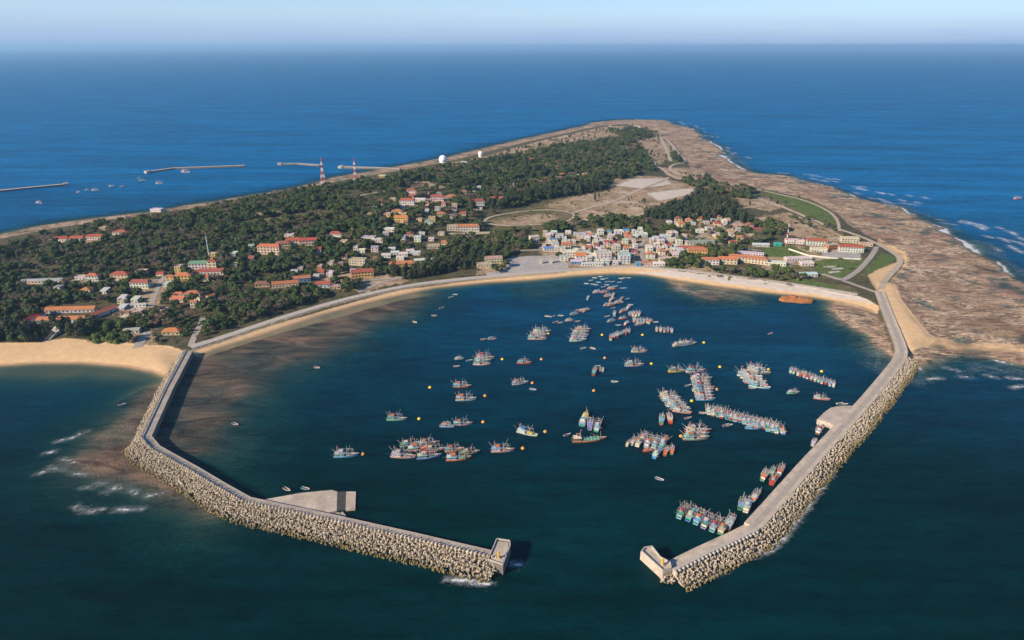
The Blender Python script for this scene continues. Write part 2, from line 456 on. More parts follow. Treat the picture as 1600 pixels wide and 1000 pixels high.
m_ground, nt = mat('ground_cover')
ps = pos_(nt)
nA = noise_(nt, 0.035, 6, 0.62, ps); nB = noise_(nt, 0.16, 5, 0.6, ps); nC = noise_(nt, 0.7, 4, 0.65, ps); nD = noise_(nt, 0.012, 5, 0.6, ps)
def zf(name, w=3.0, amp=26):
    v = math_(nt, 'ADD', attr_(nt, name), math_(nt, 'MULTIPLY', math_(nt, 'SUBTRACT', math_(nt, 'ADD', math_(nt, 'MULTIPLY', nA, 0.5), math_(nt, 'MULTIPLY', nB, 0.5)), 0.5), amp * 2))
    return rng_(nt, v, -w, w, 0, 1, True)
scrub = mixc(nt, rng_(nt, nB, 0.35, 0.65), (0.045, 0.050, 0.020), (0.12, 0.10, 0.05))
scrub = mixc(nt, rng_(nt, nC, 0.5, 0.75), scrub, (0.19, 0.145, 0.09))
grass = mixc(nt, rng_(nt, nB, 0.35, 0.65), (0.085, 0.095, 0.028), (0.15, 0.125, 0.055))
grass = mixc(nt, rng_(nt, nA, 0.46, 0.6), grass, mixc(nt, rng_(nt, nC, 0.4, 0.62), (0.15, 0.12, 0.06), (0.30, 0.215, 0.125)))
grass = mixc(nt, math_(nt, 'MULTIPLY', rng_(nt, nC, 0.54, 0.68), 0.7), grass, (0.055, 0.065, 0.022))
dirt = mixc(nt, rng_(nt, nB, 0.3, 0.7), (0.27, 0.175, 0.10), (0.53, 0.385, 0.25))
dirt = mixc(nt, math_(nt, 'MULTIPLY', rng_(nt, nC, 0.52, 0.68), 0.85), dirt, (0.12, 0.10, 0.05))
dirt = mixc(nt, rng_(nt, nA, 0.50, 0.60), dirt, mixc(nt, rng_(nt, nC, 0.42, 0.6), (0.19, 0.15, 0.08), (0.33, 0.22, 0.12)))
dirt = mixc(nt, math_(nt, 'MULTIPLY', rng_(nt, nA, 0.44, 0.34), 0.7), dirt, (0.56, 0.46, 0.36))
sand = mixc(nt, rng_(nt, nB, 0.3, 0.7), (0.56, 0.365, 0.19), (0.67, 0.46, 0.255))
sand = mixc(nt, rng_(nt, nC, 0.6, 0.8), sand, (0.46, 0.32, 0.20))
conc = mixc(nt, rng_(nt, nB, 0.3, 0.7), (0.33, 0.305, 0.28), (0.44, 0.40, 0.36))
pale = mixc(nt, rng_(nt, nB, 0.3, 0.7), (0.50, 0.42, 0.34), (0.62, 0.54, 0.46))
# reef flat: brown rock with paler ribs, sandy gullies and weed
rb = nd(nt, 'ShaderNodeMapping'); lk(nt, ps, rb.inputs[0]); rb.inputs['Rotation'].default_value = (0, 0, 0.75); rb.inputs['Scale'].default_value = (0.45, 1.5, 1)
nR = noise_(nt, 0.034, 8, 0.70, rb.outputs[0], 1.4); nR2 = noise_(nt, 0.02, 4, 0.6, ps)
rg = noise_(nt, 0.10, 8, 0.78, rb.outputs[0], 2.2)
vo = nd(nt, 'ShaderNodeTexVoronoi', _feature='DISTANCE_TO_EDGE', Scale=0.085, Randomness=1.0)
wr = nd(nt, 'ShaderNodeVectorMath', _operation='MULTIPLY_ADD'); nv = nd(nt, 'ShaderNodeTexNoise', Scale=0.08, Detail=5); lk(nt, ps, nv.inputs['Vector'])
lk(nt, nv.outputs['Color'], wr.inputs[0]); wr.inputs[1].default_value = (26, 26, 0); lk(nt, rb.outputs[0], wr.inputs[2]); lk(nt, wr.outputs[0], vo.inputs['Vector'])
reef = mixc(nt, rng_(nt, nR, 0.38, 0.60), (0.115, 0.08, 0.055), (0.40, 0.295, 0.205))
reef = mixc(nt, math_(nt, 'MULTIPLY', rng_(nt, rg, 0.49, 0.54), rng_(nt, nR2, 0.36, 0.52)), reef, (0.70, 0.57, 0.43))
reef = mixc(nt, math_(nt, 'MULTIPLY', rng_(nt, rg, 0.45, 0.39), 0.85), reef, (0.070, 0.055, 0.045))
reef = mixc(nt, math_(nt, 'MULTIPLY', rng_(nt, vo.outputs['Distance'], 0.0, 0.07, 1, 0), 0.5), reef, (0.085, 0.06, 0.042))
reef = mixc(nt, math_(nt, 'MULTIPLY', rng_(nt, nD, 0.48, 0.62), 0.5), reef, (0.27, 0.17, 0.125))
reef = mixc(nt, math_(nt, 'MULTIPLY', rng_(nt, nB, 0.52, 0.7), 0.45), reef, (0.16, 0.125, 0.055))
weed = mixc(nt, rng_(nt, nR, 0.38, 0.62), (0.09, 0.048, 0.034), (0.33, 0.19, 0.12))
reef = mixc(nt, 1.0, reef, (0.95, 0.86, 0.77), 'MULTIPLY')
c = mixc(nt, zf('z_grass'), scrub, grass)
c = mixc(nt, zf('z_dirt', 4, 34), c, dirt)
lawn = mixc(nt, rng_(nt, nB, 0.35, 0.65), (0.075, 0.115, 0.026), (0.13, 0.165, 0.045))
c = mixc(nt, zf('z_lawn', 2.5, 12), c, lawn)
c = mixc(nt, zf('z_plaza', 1.5, 3), c, conc)
c = mixc(nt, zf('z_pale', 2, 14), c, pale)
inland = rng_(nt, math_(nt, 'ADD', attr_(nt, 'sl'), math_(nt, 'MULTIPLY', math_(nt, 'SUBTRACT', nB, 0.5), 22)), 2, 8, 0, 1, True)
c = mixc(nt, inland, reef, c)
under = rng_(nt, attr_(nt, 'hh'), -0.2, 0.1)
wd = math_(nt, 'MULTIPLY', attr_(nt, 'inner'), math_(nt, 'SUBTRACT', 1.0, inland))
c = mixc(nt, wd, c, weed)
sand = mixc(nt, rng_(nt, math_(nt, 'ADD', attr_(nt, 'hh'), math_(nt, 'MULTIPLY', math_(nt, 'SUBTRACT', nB, 0.5), 0.5)), 0.25, 0.75, 0.62, 0), sand, (0.27, 0.17, 0.095))
c = mixc(nt, zf('z_sand', 1.5, 3), c, sand)
c = mixc(nt, zf('z_shingle', 2, 8), c, pale)
hgt_ = math_(nt, 'MULTIPLY', math_(nt, 'ADD', nC, math_(nt, 'MULTIPLY', nR, 1.2)), rng_(nt, attr_(nt, 'z_sand'), -3, 3, 1.0, 0.12))
finish(nt, c, 0.92, 0.1, hgt_, 0.75, 1.6)

F = grid_faces(len(GX), len(GY))
V = np.stack([XX, YY, HH], -1).reshape(-1, 3)
INNER = np.maximum(sstep(sdf(SHAL_IN, XX, YY), -60, 5), sstep(np.maximum(sdf(SHAL_OUT, XX, YY), sdf(SHAL_OUT2, XX, YY)), -30, 5) * 0.8)
me = np_mesh('ground', V, F, dict(z_sand=ZS, z_dirt=ZD, z_grass=ZG, z_plaza=ZP, z_pale=ZW, z_lawn=ZL, z_shingle=ZH, sl=SL, hh=HH, inner=INNER), m_ground)
struct(ob('ground', me))

# ------------------------------------------------------------------ water
def plines(L, z=0.0): return [[flat(p[0], p[1], z) for p in l] for l in L]
FOAM_E = plines([[(985, 186), (1050, 190), (1090, 203)], [(1095, 207), (1115, 225), (1135, 244), (1165, 252)], [(1205, 272), (1260, 276), (1300, 285)],
    [(1290, 281), (1330, 292), (1362, 297)], [(1340, 297), (1400, 318), (1450, 325)], [(1400, 303), (1450, 318), (1470, 324)], [(1480, 348), (1540, 362), (1600, 395)], [(1520, 355), (1560, 372), (1600, 382)],
    [(1450, 345), (1500, 352)], [(1560, 385), (1600, 402)]])
_r = random.Random(31); _E = []
for l in FOAM_E:
    P = resample(l, 26.0)
    for k in range(len(P) - 1):
        for _ in range(2):
            if _r.random() < .34: continue
            off = np.array([_r.uniform(-34, 46), _r.uniform(-30, 34)]); a = P[k] + off; b = a + (P[k + 1] - P[k]) * _r.uniform(.3, 1.1)
            _E.append([tuple(a), tuple(b)])
FOAM_E = _E
FOAM_P = plines([[(1395, 615), (1368, 640), (1352, 668)], [(1346, 672), (1320, 705), (1296, 740)], [(1296, 742), (1262, 790), (1215, 850)], [(1205, 858), (1160, 874)], [(1130, 890), (1108, 900)],
                 [(700, 905), (765, 912)], [(797, 880), (812, 882)]])
FOAM_L = plines([[(88, 690), (113, 684)], [(124, 680), (133, 674)], [(72, 708), (84, 706)], [(97, 716), (117, 724)], [(76, 729), (98, 735)], [(112, 739), (135, 742)], [(130, 762), (142, 761)], [(155, 755), (165, 756)],
    [(185, 761), (192, 764)], [(208, 766), (213, 772)], [(228, 777), (241, 772)], [(117, 792), (131, 796)], [(137, 799), (156, 797)], [(182, 797), (222, 795)], [(60, 740), (75, 735)], [(165, 770), (178, 760)], [(258, 770), (264, 769)]])
FOAM_R = plines([[(1432, 568), (1440, 578)], [(1452, 592), (1470, 591)], [(1475, 574), (1500, 580)], [(1500, 588), (1515, 590)], [(1540, 586), (1555, 590)], [(1575, 590), (1600, 593)], [(1580, 606), (1600, 603)]])
WX = np.array([-60000, -30000, -15000, -8000, -5000, -3500, -2600, -2000] + list(GX[::1]) + [1900, 2300, 3000, 4500, 8000, 15000, 30000, 60000.])
WY = np.array([-3000, -600, 0, 120, 180] + list(GY) + [3200, 3500, 4000, 5000, 6500, 9000, 13000, 20000, 32000, 50000, 90000.])
WXX, WYY = np.meshgrid(WX, WY)
DEP = np.full(WXX.shape, 11.0)
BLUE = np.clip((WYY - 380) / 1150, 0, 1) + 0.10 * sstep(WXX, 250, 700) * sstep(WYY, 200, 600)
j0 = 5; i0 = 8
DEP[j0:j0 + len(GY), i0:i0 + len(GX)] = -HH
FOAM = np.zeros(WXX.shape)
sub = (slice(j0, j0 + len(GY)), slice(i0, i0 + len(GX)))
for L, w, a in ((FOAM_E, 6.0, 0.62), (FOAM_P, 2.4, 0.8), (FOAM_L, 3.3, 0.66), (FOAM_R, 3.3, 0.66)):
    for l in L:
        P = np.array(l); x0, y0 = P.min(0) - 60; x1, y1 = P.max(0) + 60
        a0, a1 = np.searchsorted(WX, [x0, x1]); b0, b1 = np.searchsorted(WY, [y0, y1])
        d = segd([l], WXX[b0:b1, a0:a1], WYY[b0:b1, a0:a1])
        FOAM[b0:b1, a0:a1] = np.maximum(FOAM[b0:b1, a0:a1], a * np.exp(-(d / w) ** 2) + 0.28 * a * np.exp(-(d / (w * 3)) ** 2))
_e = sdf(REEF_E, XX, YY); _w = sdf(REEF_W, XX, YY)
EDGE = np.where((_e > _w + 5) & (XX > 250), 1.0 * np.exp(-((SR + 9) / 6.5) ** 2) + 0.42 * np.exp(-((SR + 30) / 16) ** 2), 0) * sstep(fbm(XX / 55, YY / 55, 61), .34, .50) * sstep(-HH, .15, .6)
FOAM[sub] = np.maximum(FOAM[sub], EDGE)
m_water, nt = mat('sea_water')
ps = pos_(nt)
dep = attr_(nt, 'depth')
big = noise_(nt, 0.004, 5, 0.6, ps); mid = noise_(nt, 0.03, 4, 0.6, ps, 0.6)
mp = nd(nt, 'ShaderNodeMapping'); lk(nt, ps, mp.inputs[0]); mp.inputs['Rotation'].default_value = (0, 0, 0.45); mp.inputs['Scale'].default_value = (0.6, 1.6, 1)
w1 = noise_(nt, 0.42, 4, 0.6, mp.outputs[0], 0.4); w2 = noise_(nt, 0.09, 3, 0.55, mp.outputs[0], 0.3)
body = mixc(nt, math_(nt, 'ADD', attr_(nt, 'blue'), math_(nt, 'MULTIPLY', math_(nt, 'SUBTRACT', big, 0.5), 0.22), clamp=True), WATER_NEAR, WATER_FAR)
body = mixc(nt, rng_(nt, dep, 0.0, 4.5, 0.8, 0), body, (0.002, 0.050, 0.052))
body = mixc(nt, math_(nt, 'MULTIPLY', rng_(nt, mid, 0.4, 0.7), 0.35), body, mixc(nt, 1.0, body, (0.45, 0.8, 0.75), 'MULTIPLY'))
body = mixc(nt, math_(nt, 'MULTIPLY', rng_(nt, big, 0.35, 0.65), 0.3), body, mixc(nt, 1.0, body, (1.5, 1.25, 1.05), 'MULTIPLY'))
rip = math_(nt, 'ADD', math_(nt, 'MULTIPLY', w1, 0.5), math_(nt, 'MULTIPLY', w2, 0.5))
rv = nd(nt, 'ShaderNodeCombineColor'); rf = rng_(nt, rip, 0.32, 0.68, 0.62, 1.45)
for i in range(3): lk(nt, rf, rv.inputs[i])
body = mixc(nt, 1.0, body, rv.outputs[0], 'MULTIPLY')
ms = nd(nt, 'ShaderNodeMapping'); lk(nt, ps, ms.inputs[0]); ms.inputs['Rotation'].default_value = (0, 0, 0.5); ms.inputs['Scale'].default_value = (0.25, 1.5, 1)
sw = noise_(nt, 0.035, 4, 0.6, ms.outputs[0], 0.8); gu = noise_(nt, 0.0075, 4, 0.6, ms.outputs[0], 0.5)
sv = nd(nt, 'ShaderNodeCombineColor'); sf = math_(nt, 'MULTIPLY', rng_(nt, sw, 0.35, 0.65, 0.82, 1.2), rng_(nt, gu, 0.35, 0.65, 0.82, 1.22))
for i in range(3): lk(nt, sf, sv.inputs[i])
body = mixc(nt, 1.0, body, sv.outputs[0], 'MULTIPLY')
fo = noise_(nt, 0.13, 8, 0.8, ps, 1.6); fo2 = noise_(nt, 0.9, 4, 0.7, ps)
fm = math_(nt, 'ADD', attr_(nt, 'foam'), math_(nt, 'MULTIPLY', math_(nt, 'SUBTRACT', math_(nt, 'ADD', math_(nt, 'MULTIPLY', fo, 0.7), math_(nt, 'MULTIPLY', fo2, 0.3)), 0.5), 2.6))
fmask = math_(nt, 'MAXIMUM', rng_(nt, fm, 0.62, 0.98, 0, 0.85, True), rng_(nt, fm, 0.28, 0.75, 0, 0.22))
fmask = math_(nt, 'MULTIPLY', fmask, rng_(nt, attr_(nt, 'foam'), 0.02, 0.25))
body = mixc(nt, fmask, body, (0.75, 0.75, 0.74))
bmp = nd(nt, 'ShaderNodeBump', Strength=0.6, Distance=0.7)
lk(nt, math_(nt, 'ADD', math_(nt, 'MULTIPLY', w1, 0.55), math_(nt, 'MULTIPLY', w2, 1.3)), bmp.inputs['Height'])
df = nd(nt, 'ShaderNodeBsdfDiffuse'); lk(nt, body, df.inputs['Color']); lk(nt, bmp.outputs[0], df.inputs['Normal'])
gl = nd(nt, 'ShaderNodeBsdfGlossy', Roughness=0.13); gl.inputs['Color'].default_value = (1, 1, 1, 1); lk(nt, bmp.outputs[0], gl.inputs['Normal'])
fr = nd(nt, 'ShaderNodeFresnel', IOR=1.33); lk(nt, bmp.outputs[0], fr.inputs['Normal'])
# wave slopes keep a ruffled sea from mirroring the horizon
ff = math_(nt, 'MULTIPLY', math_(nt, 'MINIMUM', math_(nt, 'MULTIPLY', fr.outputs[0], 0.26), 0.045), math_(nt, 'SUBTRACT', 1.0, fmask))
pr = nd(nt, 'ShaderNodeMixShader'); lk(nt, ff, pr.inputs[0]); lk(nt, df.outputs[0], pr.inputs[1]); lk(nt, gl.outputs[0], pr.inputs[2])
tr = nd(nt, 'ShaderNodeBsdfTransparent'); tcol = nd(nt, 'ShaderNodeCombineColor')
for i, kk in enumerate((-0.42, -0.17, -0.13)): lk(nt, math_(nt, 'POWER', 2.718, math_(nt, 'MULTIPLY', math_(nt, 'MAXIMUM', dep, 0.05), kk)), tcol.inputs[i])
lk(nt, tcol.outputs[0], tr.inputs[0])
al = math_(nt, 'SUBTRACT', 1.0, math_(nt, 'POWER', 2.718, math_(nt, 'MULTIPLY', math_(nt, 'MAXIMUM', dep, 0.0), -0.42)))
al = math_(nt, 'MAXIMUM', math_(nt, 'ADD', math_(nt, 'MULTIPLY', al, 0.93), 0.07), fmask)
mx = nd(nt, 'ShaderNodeMixShader'); lk(nt, al, mx.inputs[0]); lk(nt, tr.outputs[0], mx.inputs[1]); lk(nt, pr.outputs[0], mx.inputs[2])
o = nd(nt, 'ShaderNodeOutputMaterial'); lk(nt, mx.outputs[0], o.inputs[0])
V = np.stack([WXX, WYY, np.zeros(WXX.shape)], -1).reshape(-1, 3)
# keep only water faces that are not deep under the land
F = grid_faces(len(WX), len(WY))
keep = (DEP.reshape(-1)[F] > -3.0).any(1)
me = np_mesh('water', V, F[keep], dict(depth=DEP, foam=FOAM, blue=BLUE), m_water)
struct(ob('water', me))

# ------------------------------------------------------------------ haze
m_haze, nt = mat('haze_air')
pv = nd(nt, 'ShaderNodeVolumePrincipled', Density=HAZE_D, Anisotropy=0.15)
pv.inputs['Color'].default_value = HAZE_C
o = nd(nt, 'ShaderNodeOutputMaterial'); lk(nt, pv.outputs[0], o.inputs['Volume'])
hz = ob('haze', MB().box(-61000, 61000, -3500, 91000, -60, 320).mesh('haze', m_haze))
stuff(hz, 'pale sea haze over the water and island', 'haze')

# ------------------------------------------------------------------ shared materials
M = {}
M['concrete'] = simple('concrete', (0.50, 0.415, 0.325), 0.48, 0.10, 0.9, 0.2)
M['concrete_dark'] = simple('dark_concrete', (0.19, 0.165, 0.14), 0.4, 0.3, 0.9, 0.2)  # darker concrete for inner walls, block sides and the beach ramp
M['roadway'] = simple('worn_roadway', (0.37, 0.32, 0.265), 0.25, 0.2, 0.9, 0.2)
M['track'] = simple('sandy_track', (0.46, 0.37, 0.275), 0.3, 0.15, 0.95, 0.1)
M['lane'] = simple('pale_lane', (0.36, 0.32, 0.27), 0.3, 0.15, 0.95, 0.1)
M['rubble'] = simple('rubble', (0.19, 0.155, 0.11), 0.5, 0.6, 0.95, 0.1, 0.8)
M['revet'] = simple('stone_revetment', (0.46, 0.41, 0.35), 0.35, 0.5, 0.9, 0.15, 0.6)
M['paint'] = simple('painted_surface', (1, 1, 1), 0.22, 0.5, 0.6, 0.3, 0.1, use_obj=True)
M['plaster'] = simple('plaster', (1, 1, 1), 0.42, 0.35, 0.9, 0.15, 0.1, use_obj=True)
M['glass'] = simple('dark_window', (0.03, 0.035, 0.04), 0.3, 0.5, 0.2, 0.5)
M['wood'] = simple('deck_wood', (0.22, 0.14, 0.085), 0.4, 0.9, 0.8, 0.2)
M['deck'] = simple('deck_slab', (1, 1, 1), 0.3, 0.35, 0.9, 0.15, 0.2, use_obj=True)
M['metal'] = simple('grey_metal', (0.42, 0.42, 0.42), 0.25, 0.8, 0.5, 0.4)
M['rust'] = simple('rusty_plate', (0.42, 0.17, 0.06), 0.5, 0.25, 0.9, 0.15, 0.6)
# tiled roof: courses of tile as fine relief
m, nt = mat('roof_tile'); tc = objc_(nt)
oi = nd(nt, 'ShaderNodeObjectInfo')
n1 = noise_(nt, 3.0, 5, 0.65, tc); n2 = noise_(nt, 14.0, 3, 0.6, tc)
f = rng_(nt, math_(nt, 'ADD', math_(nt, 'MULTIPLY', n1, 0.6), math_(nt, 'MULTIPLY', n2, 0.4)), 0.32, 0.68, 0.55, 1.2)
g = nd(nt, 'ShaderNodeCombineColor')
for i in range(3): lk(nt, f, g.inputs[i])
wv = nd(nt, 'ShaderNodeTexWave', Scale=9.0, Distortion=0.6); lk(nt, tc, wv.inputs['Vector'])
finish(nt, mixc(nt, 1.0, oi.outputs['Color'], g.outputs[0], 'MULTIPLY'), 0.85, 0.2, wv.outputs['Fac'], 0.4, 0.1)
M['tile'] = m
# armour units: pale dry concrete above, dark olive weed towards the tide line (a band that stays with the height)
m, nt = mat('armour_concrete'); ps = pos_(nt)
oi = nd(nt, 'ShaderNodeObjectInfo')
n1 = noise_(nt, 0.5, 5, 0.6, ps); n2 = noise_(nt, 0.08, 3, 0.6, ps)
sx = nd(nt, 'ShaderNodeSeparateXYZ'); lk(nt, ps, sx.inputs[0])
zz = math_(nt, 'ADD', sx.outputs[2], math_(nt, 'MULTIPLY', math_(nt, 'SUBTRACT', n2, 0.5), 3.0))
dry = mixc(nt, rng_(nt, n1, 0.3, 0.7), (0.37, 0.305, 0.215), (0.57, 0.475, 0.35))
dry = mixc(nt, math_(nt, 'MULTIPLY', oi.outputs['Random'], 0.6), dry, (0.26, 0.215, 0.155))
wet = mixc(nt, rng_(nt, n1, 0.35, 0.65), (0.10, 0.08, 0.028), (0.25, 0.19, 0.075))
finish(nt, mixc(nt, rng_(nt, zz, 0.6, 2.5), wet, dry), 0.9, 0.2, n1, 0.3, 0.1)
M['armour'] = m

# ------------------------------------------------------------------ roads and tracks
def ribbon(name, pts, width, m, lift=0.22, label=None, skirt=True, on_ground=True, step=5.0, cat='road'):
    P = np.array([spot(p[0], p[1])[:2] for p in pts])
    P = resample(smooth_line(P, 2), step)
    rows = [offset_line(P, width * k) for k in (-0.5, -0.17, 0.17, 0.5)]
    mb = MB(); K = 6
    for i in range(len(P)):
        zc = [max(float(ground(r[i][0], r[i][1])), 0.1) for r in rows]
        zt = max(zc)
        z = [0.35 * q + 0.65 * zt + lift for q in zc]
        mb.v += [(rows[0][i][0], rows[0][i][1], z[0] - 1.5)] + [(rows[k][i][0], rows[k][i][1], z[k]) for k in range(4)] + [(rows[3][i][0], rows[3][i][1], z[3] - 1.5)]
    for i in range(len(P) - 1):
        for k in range(K - 1):
            a = i * K + k
            mb.f.append((a, a + 1, a + K + 1, a + K)[::-1]); mb.m.append(0)
    o = ob(name, mb.mesh(name, m)); struct(o)
    ROADS.append((P, width)); return o
ROADS = []
ribbon('seawall_road', [(297, 543), (350, 527), (400, 510), (455, 492), (520, 473), (560, 463), (610, 452), (660, 443), (720, 436.5), (770, 432), (830, 427), (880, 423)], 8.5, M['revet'], 0.5)
ribbon('waterfront_road', [(880, 423), (920, 419.5), (960, 417), (1000, 417), (1060, 421), (1110, 427), (1160, 433.5), (1230, 442), (1300, 453), (1340, 460)], 6, M['revet'], 0.3)
ribbon('coast_track', [(1376, 452), (1384, 436), (1406, 414), (1408, 404), (1370, 380), (1330, 364), (1290, 352), (1240, 330), (1190, 312), (1140, 296), (1090, 284), (1048, 276), (1035, 262), (1016, 258)], 7, M['track'])
ribbon('coast_track', [(1311, 361), (1310, 345), (1296, 330), (1262, 314), (1210, 302), (1150, 290), (1098, 283)], 5, M['track'])
ribbon('coast_track', [(1098, 283), (1048, 268), (1046, 258), (1076, 254), (1060, 240), (1050, 226), (1038, 214), (1000, 204), (965, 200)], 7, M['track'])
ribbon('road', [(1370, 385), (1365, 396), (1345, 420), (1325, 434), (1316, 438), (1285, 428)], 7, M['lane'])
ribbon('road', [(1316, 438), (1350, 450), (1376, 458)], 5.5, M['lane'])
ribbon('track', [(1048, 252), (1042, 235), (1032, 215)], 9, M['track'])
ribbon('track', [(757, 345), (765, 339), (800, 332), (850, 327), (890, 330), (900, 338), (885, 347), (840, 351), (790, 353), (760, 349), (757, 345)], 4.5, M['track'])
ribbon('track', [(895, 333), (920, 325), (960, 315), (990, 300), (1030, 285), (1045, 277)], 7, M['track'])
ribbon('track', [(905, 328), (940, 332), (970, 340)], 4, M['track'])
ribbon('street', [(985, 341), (1010, 332), (1050, 320), (1082, 308)], 9, M['track'])
ribbon('street', [(1003, 418), (1004, 408), (1003, 395), (1000, 384), (1010, 372), (1060, 366)], 6, M['lane'])
ribbon('street', [(745, 384), (790, 392), (840, 391), (900, 386)], 5, M['lane'])
ribbon('lane', [(1085, 372), (1120, 362), (1150, 348), (1170, 340)], 4.5, M['lane'])
ribbon('lane', [(1085, 372), (1140, 384), (1190, 392)], 4, M['lane'])
ribbon('lane', [(1205, 425), (1230, 412), (1262, 402), (1285, 406)], 6, M['lane'])
ribbon('track', [(1140, 328), (1185, 322), (1215, 318), (1235, 328)], 4, M['track'])
ribbon('lane', [(298, 541), (304, 525), (312, 510), (318, 495)], 6, M['roadway'])
ribbon('lane', [(232, 492), (238, 470), (246, 450), (254, 436), (262, 428)], 6.5, M['lane'])
ribbon('lane', [(186, 493), (240, 490), (262, 480)], 5, M['lane'])
ribbon('lane', [(215, 543), (222, 530), (232, 518)], 9, M['lane'])
ribbon('ridge_track', [(385, 336), (440, 331), (500, 322), (545, 310), (580, 302), (640, 293), (700, 286)], 5, M['track'])
ribbon('ridge_track', [(470, 301), (500, 297), (545, 294)], 5, M['track'])
ribbon('lane', [(560, 457), (600, 440), (640, 432), (560, 440)], 4, M['lane'])
ribbon('lane', [(580, 356), (620, 350), (680, 340), (740, 330)], 4, M['lane'])
ribbon('lane', [(30, 442), (120, 438), (200, 440), (260, 437)], 4, M['lane'])
ribbon('track', [(952, 196), (966, 206), (985, 210)], 10, M['track'])

# ------------------------------------------------------------------ breakwaters
def tone(r, g, b, v=.14):
    k = random.uniform(1 - v, 1 + v * .7); return (r * k, g * k, b * k)
def along(P, step):
    Q = resample(P, step)
    T = np.gradient(Q, axis=0); T /= np.linalg.norm(T, axis=1)[:, None]
    return Q, T, np.stack([-T[:, 1], T[:, 0]], -1)
# west breakwater, from the shore to its head; offsets are positive towards the harbour
BW_TOP = 5.2
BWL = np.array([flat(p[0], p[1], BW_TOP) for p in [(294, 548), (262, 608), (227, 683), (241, 700), (300, 733), (345, 760), (384, 782), (425, 791), (520, 811), (640, 838), (778, 870)]])
bw = ob('breakwater', None); tag(bw, 'long bent concrete breakwater with tetrapods, joining the sandy beach', 'breakwater')
SEA = -1 if True else 1
# on this line the harbour lies to the left hand of travel
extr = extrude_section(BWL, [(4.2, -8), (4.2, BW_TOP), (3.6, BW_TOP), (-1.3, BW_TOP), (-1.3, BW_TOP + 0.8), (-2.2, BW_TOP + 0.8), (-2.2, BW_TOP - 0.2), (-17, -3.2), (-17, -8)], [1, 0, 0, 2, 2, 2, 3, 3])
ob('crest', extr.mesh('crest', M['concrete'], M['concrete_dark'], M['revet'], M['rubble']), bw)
sec = resample(BWL, 6.0)
slab_me = MB().box(-2.95, 2.95, -2.4, 2.4, 0, 0.05).mesh('slab', M['deck'])
for i in range(len(sec) - 1):
    a, b = sec[i], sec[i + 1]; t = (b - a) / np.linalg.norm(b - a); n = np.array([-t[1], t[0]])
    p = (a + b) / 2 + n * 1.3
    ob('slab', slab_me, bw, (p[0], p[1], BW_TOP), math.atan2(t[1], t[0]), (np.linalg.norm(b - a) / 6.1, 1, 1), tone(.38, .325, .265))
# head of the breakwater: raised block turned towards the harbour
hp = [flat(p[0], p[1], 6.6) for p in [(776, 842), (797, 845), (798, 853), (786, 884), (762, 876), (766, 866)]]
hm = MB().prism(hp, -8, 6.6)
ob('head_block', hm.mesh('head_block', M['concrete_dark']), bw)
cxy = np.mean(hp, axis=0)
hp2 = [tuple(cxy + (np.array(p) - cxy) * 0.80) for p in hp]
ob('head_deck', MB().prism(hp2, 6.5, 6.75).mesh('head_deck', M['concrete']), bw)
def wall_round(name, poly, z0, z1, t, m, parent):
    n = len(poly)
    for i in range(n):
        a = np.array(poly[i]); b = np.array(poly[(i + 1) % n]); L = np.linalg.norm(b - a); d = (b - a) / L
        mb = MB().box(0.02, L - 0.02, -t / 2, t / 2, z0, z1)
        ob(name, mb.mesh(name, m), parent, (a[0], a[1], 0), math.atan2(d[1], d[0]))
wall_round('parapet', [tuple(cxy + (np.array(p) - cxy) * 0.95) for p in hp], 6.5, 7.5, 0.5, M['revet'], bw)
# landing slab inside the west breakwater
lq = ob('landing_slab', None); tag(lq, 'wedge shaped concrete landing slab inside the bent breakwater', 'jetty')
ob('slab', MB().prism([flat(p[0], p[1], 2.6) for p in [(398, 783), (470, 770), (518, 765.5), (527, 768), (526, 798), (505, 803), (440, 793)]], -8, 2.6).mesh('slab', M['concrete']), lq)
ra = [flat(p[0], p[1], 2.6) for p in [(527, 768), (526, 798)]]; rb_ = [flat(p[0], p[1], 0.7) for p in [(541, 768), (540, 797)]]
mb = MB(); mb.add([(ra[0][0], ra[0][1], 2.6), (ra[1][0], ra[1][1], 2.6), (rb_[1][0], rb_[1][1], 0.7), (rb_[0][0], rb_[0][1], 0.7),
                   (ra[0][0], ra[0][1], -8), (ra[1][0], ra[1][1], -8), (rb_[1][0], rb_[1][1], -8), (rb_[0][0], rb_[0][1], -8)],
                  [(0, 1, 2, 3), (0, 3, 7, 4), (1, 5, 6, 2), (3, 2, 6, 7)])
ob('ramp', mb.mesh('ramp', M['rubble']), lq)  # dark rubble material paints the ramp's shade into its colour
ob('ramp_foot', MB().prism([flat(p[0], p[1], 0.9) for p in [(541, 768), (556, 768), (555, 796), (540, 797)]], -8, 0.9).mesh('ramp_foot', M['concrete']), lq)
for k in range(6):
    q0 = np.array(flat(500 + k * 6.5, 803.5 - k * 0.9, 1.6)); q1 = np.array(flat(506 + k * 6.5, 811 - k * 0.8, 1.0))
    d = q1 - q0; L = np.linalg.norm(d)
    ob('step', MB().box(0, L, -1.2, 1.2, -8, 2.3 - 0.28 * k).mesh('step', M['concrete']), lq, (q0[0], q0[1], 0), math.atan2(d[1], d[0]))

